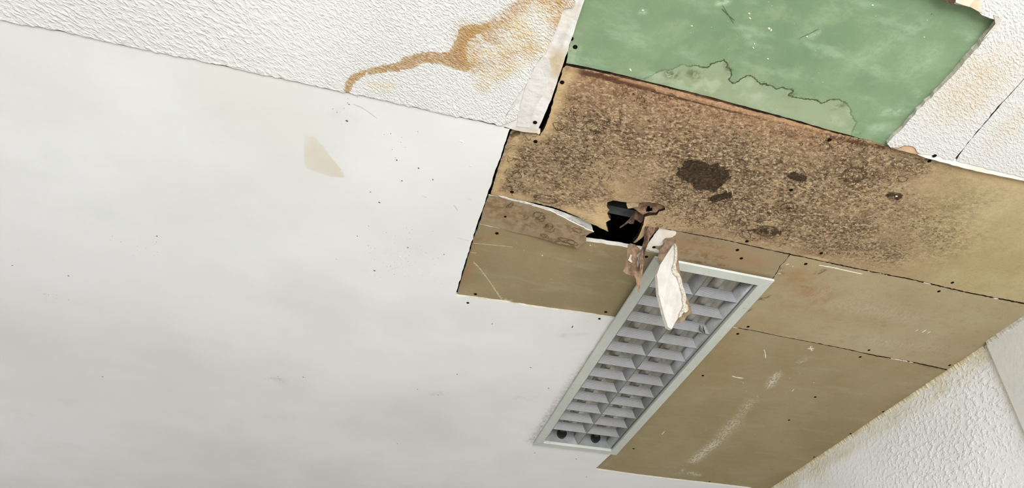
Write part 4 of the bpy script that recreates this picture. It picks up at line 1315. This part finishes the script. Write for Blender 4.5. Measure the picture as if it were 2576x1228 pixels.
def cross_mesh():
    """spans u from 0 (bottom) .. SW; trapezoid following the long reflectors; V section"""
    v = []; f = []
    n = 6
    for side in (-1, 1):
        b0 = len(v)
        for k in range(n + 1):
            t = k / n
            z = ZL0 + 0.001 + (ZL1 - ZL0) * t
            o_ = TS * curve_t(t)
            y = side * (0.0006 + 0.010 * curve_t(t))
            v += [(-SW / 2 + o_, y, z), (SW / 2 - o_, y, z)]
            if k:
                b = len(v) - 4
                f.append((b, b + 1, b + 3, b + 2))
    return mesh('cross_blade', v, f, smooth=True)


cm = cross_mesh()
cm.materials.append(M['rib'])
for k, y in enumerate(ys):
    for s in (-1, 1):
        o = bpy.data.objects.new('cross_blade', cm)
        COL.objects.link(o)
        o.parent = lamp
        o.location = (s * SW / 2, y, 0)
        o.rotation_euler = (random.uniform(-.02, .02), 0, random.uniform(-.006, .006))
# crumpled foil on one damaged blade
for (u, y, a_) in ((0.108, ys[2] + .004, .5), (0.118, ys[2] + .008, .9)):
    v = [(-.014, 0, .0), (.006, .002, .0), (.010, .006, .018), (-.006, .006, .034), (-.004, .002, .016)]
    o = link('bent_foil', mesh('bent_foil', v, [(0, 1, 4), (1, 2, 4), (2, 3, 4), (3, 0, 4)]), [M['alu']], lamp)
    o.location = (u, y - .012, 0.0); o.rotation_euler = (0, 0, a_)
# end plates
for s in (-1, 1):
    v = [(-SW, s * SL, ZL0), (SW, s * SL, ZL0), (SW, s * (SL - .012), .10), (-SW, s * (SL - .012), .10)]
    f = [(0, 1, 2, 3)]
    o = link('end_plate', mesh('end_plate', v, f), [M['alu']], lamp)
    sd = o.modifiers.new('s', 'SOLIDIFY'); sd.thickness = 0.001
# reflector tray above each tube + tubes + holders
TU = 0.069; TZ = 0.046


def cyl(r, y0, y1, n=24, cap=True, cx=0, cz=0):
    v = []; f = []
    for y in (y0, y1):
        v += [(cx + r * math.cos(2 * math.pi * k / n), y, cz + r * math.sin(2 * math.pi * k / n)) for k in range(n)]
    f = [(k, (k + 1) % n, n + (k + 1) % n, n + k) for k in range(n)]
    if cap: f += [tuple(range(n)), tuple(range(n, 2 * n))]
    return v, f


for s in (-1, 1):
    v, f = cyl(0.013, -0.565, 0.565)
    o = link('tube', mesh('tube', v, f, smooth=True), [M['tube']], lamp); o.location = (s * TU, 0, TZ)
    for e in (-1, 1):
        v, f = cyl(0.0134, e * 0.535, e * 0.566)
        c_ = link('tube_cap', mesh('tube_cap', v, f, smooth=True), [M['alu']], o)
        v, f = cyl(0.0185, e * 0.5665, e * 0.586)
        h_ = link('lampholder', mesh('lampholder', v, f), [M['black']], lamp); h_.location = (s * TU, -e * .0, TZ - .014)
    # faceted reflector
    prof = [(-.066, .038), (-.058, .056), (-.045, .070), (-.022, .082), (-.007, .072), (.007, .072), (.022, .082), (.045, .070), (.058, .056), (.066, .038)]
    v = []; f = []
    for k, (u, z) in enumerate([(a_, b_ - .007) for a_, b_ in prof]):
        v += [(u, -.578, z), (u, .578, z)]
        if k:
            b = len(v) - 4
            f.append((b, b + 1, b + 3, b + 2))
    o = link('reflector', mesh('reflector', v, f), [M['mirror']], lamp); o.location = (s * TU, 0, 0)
# housing
v, f = merge([box(-.148, .148, -.597, .597, .112, .113), box(-.149, -.148, -.597, .597, .004, .113), box(.148, .149, -.597, .597, .004, .113),
              box(-.149, .149, -.598, -.597, .004, .113), box(-.149, .149, .597, .598, .004, .113)])
link('housing', mesh('housing', v, f), [M['housing']], lamp)
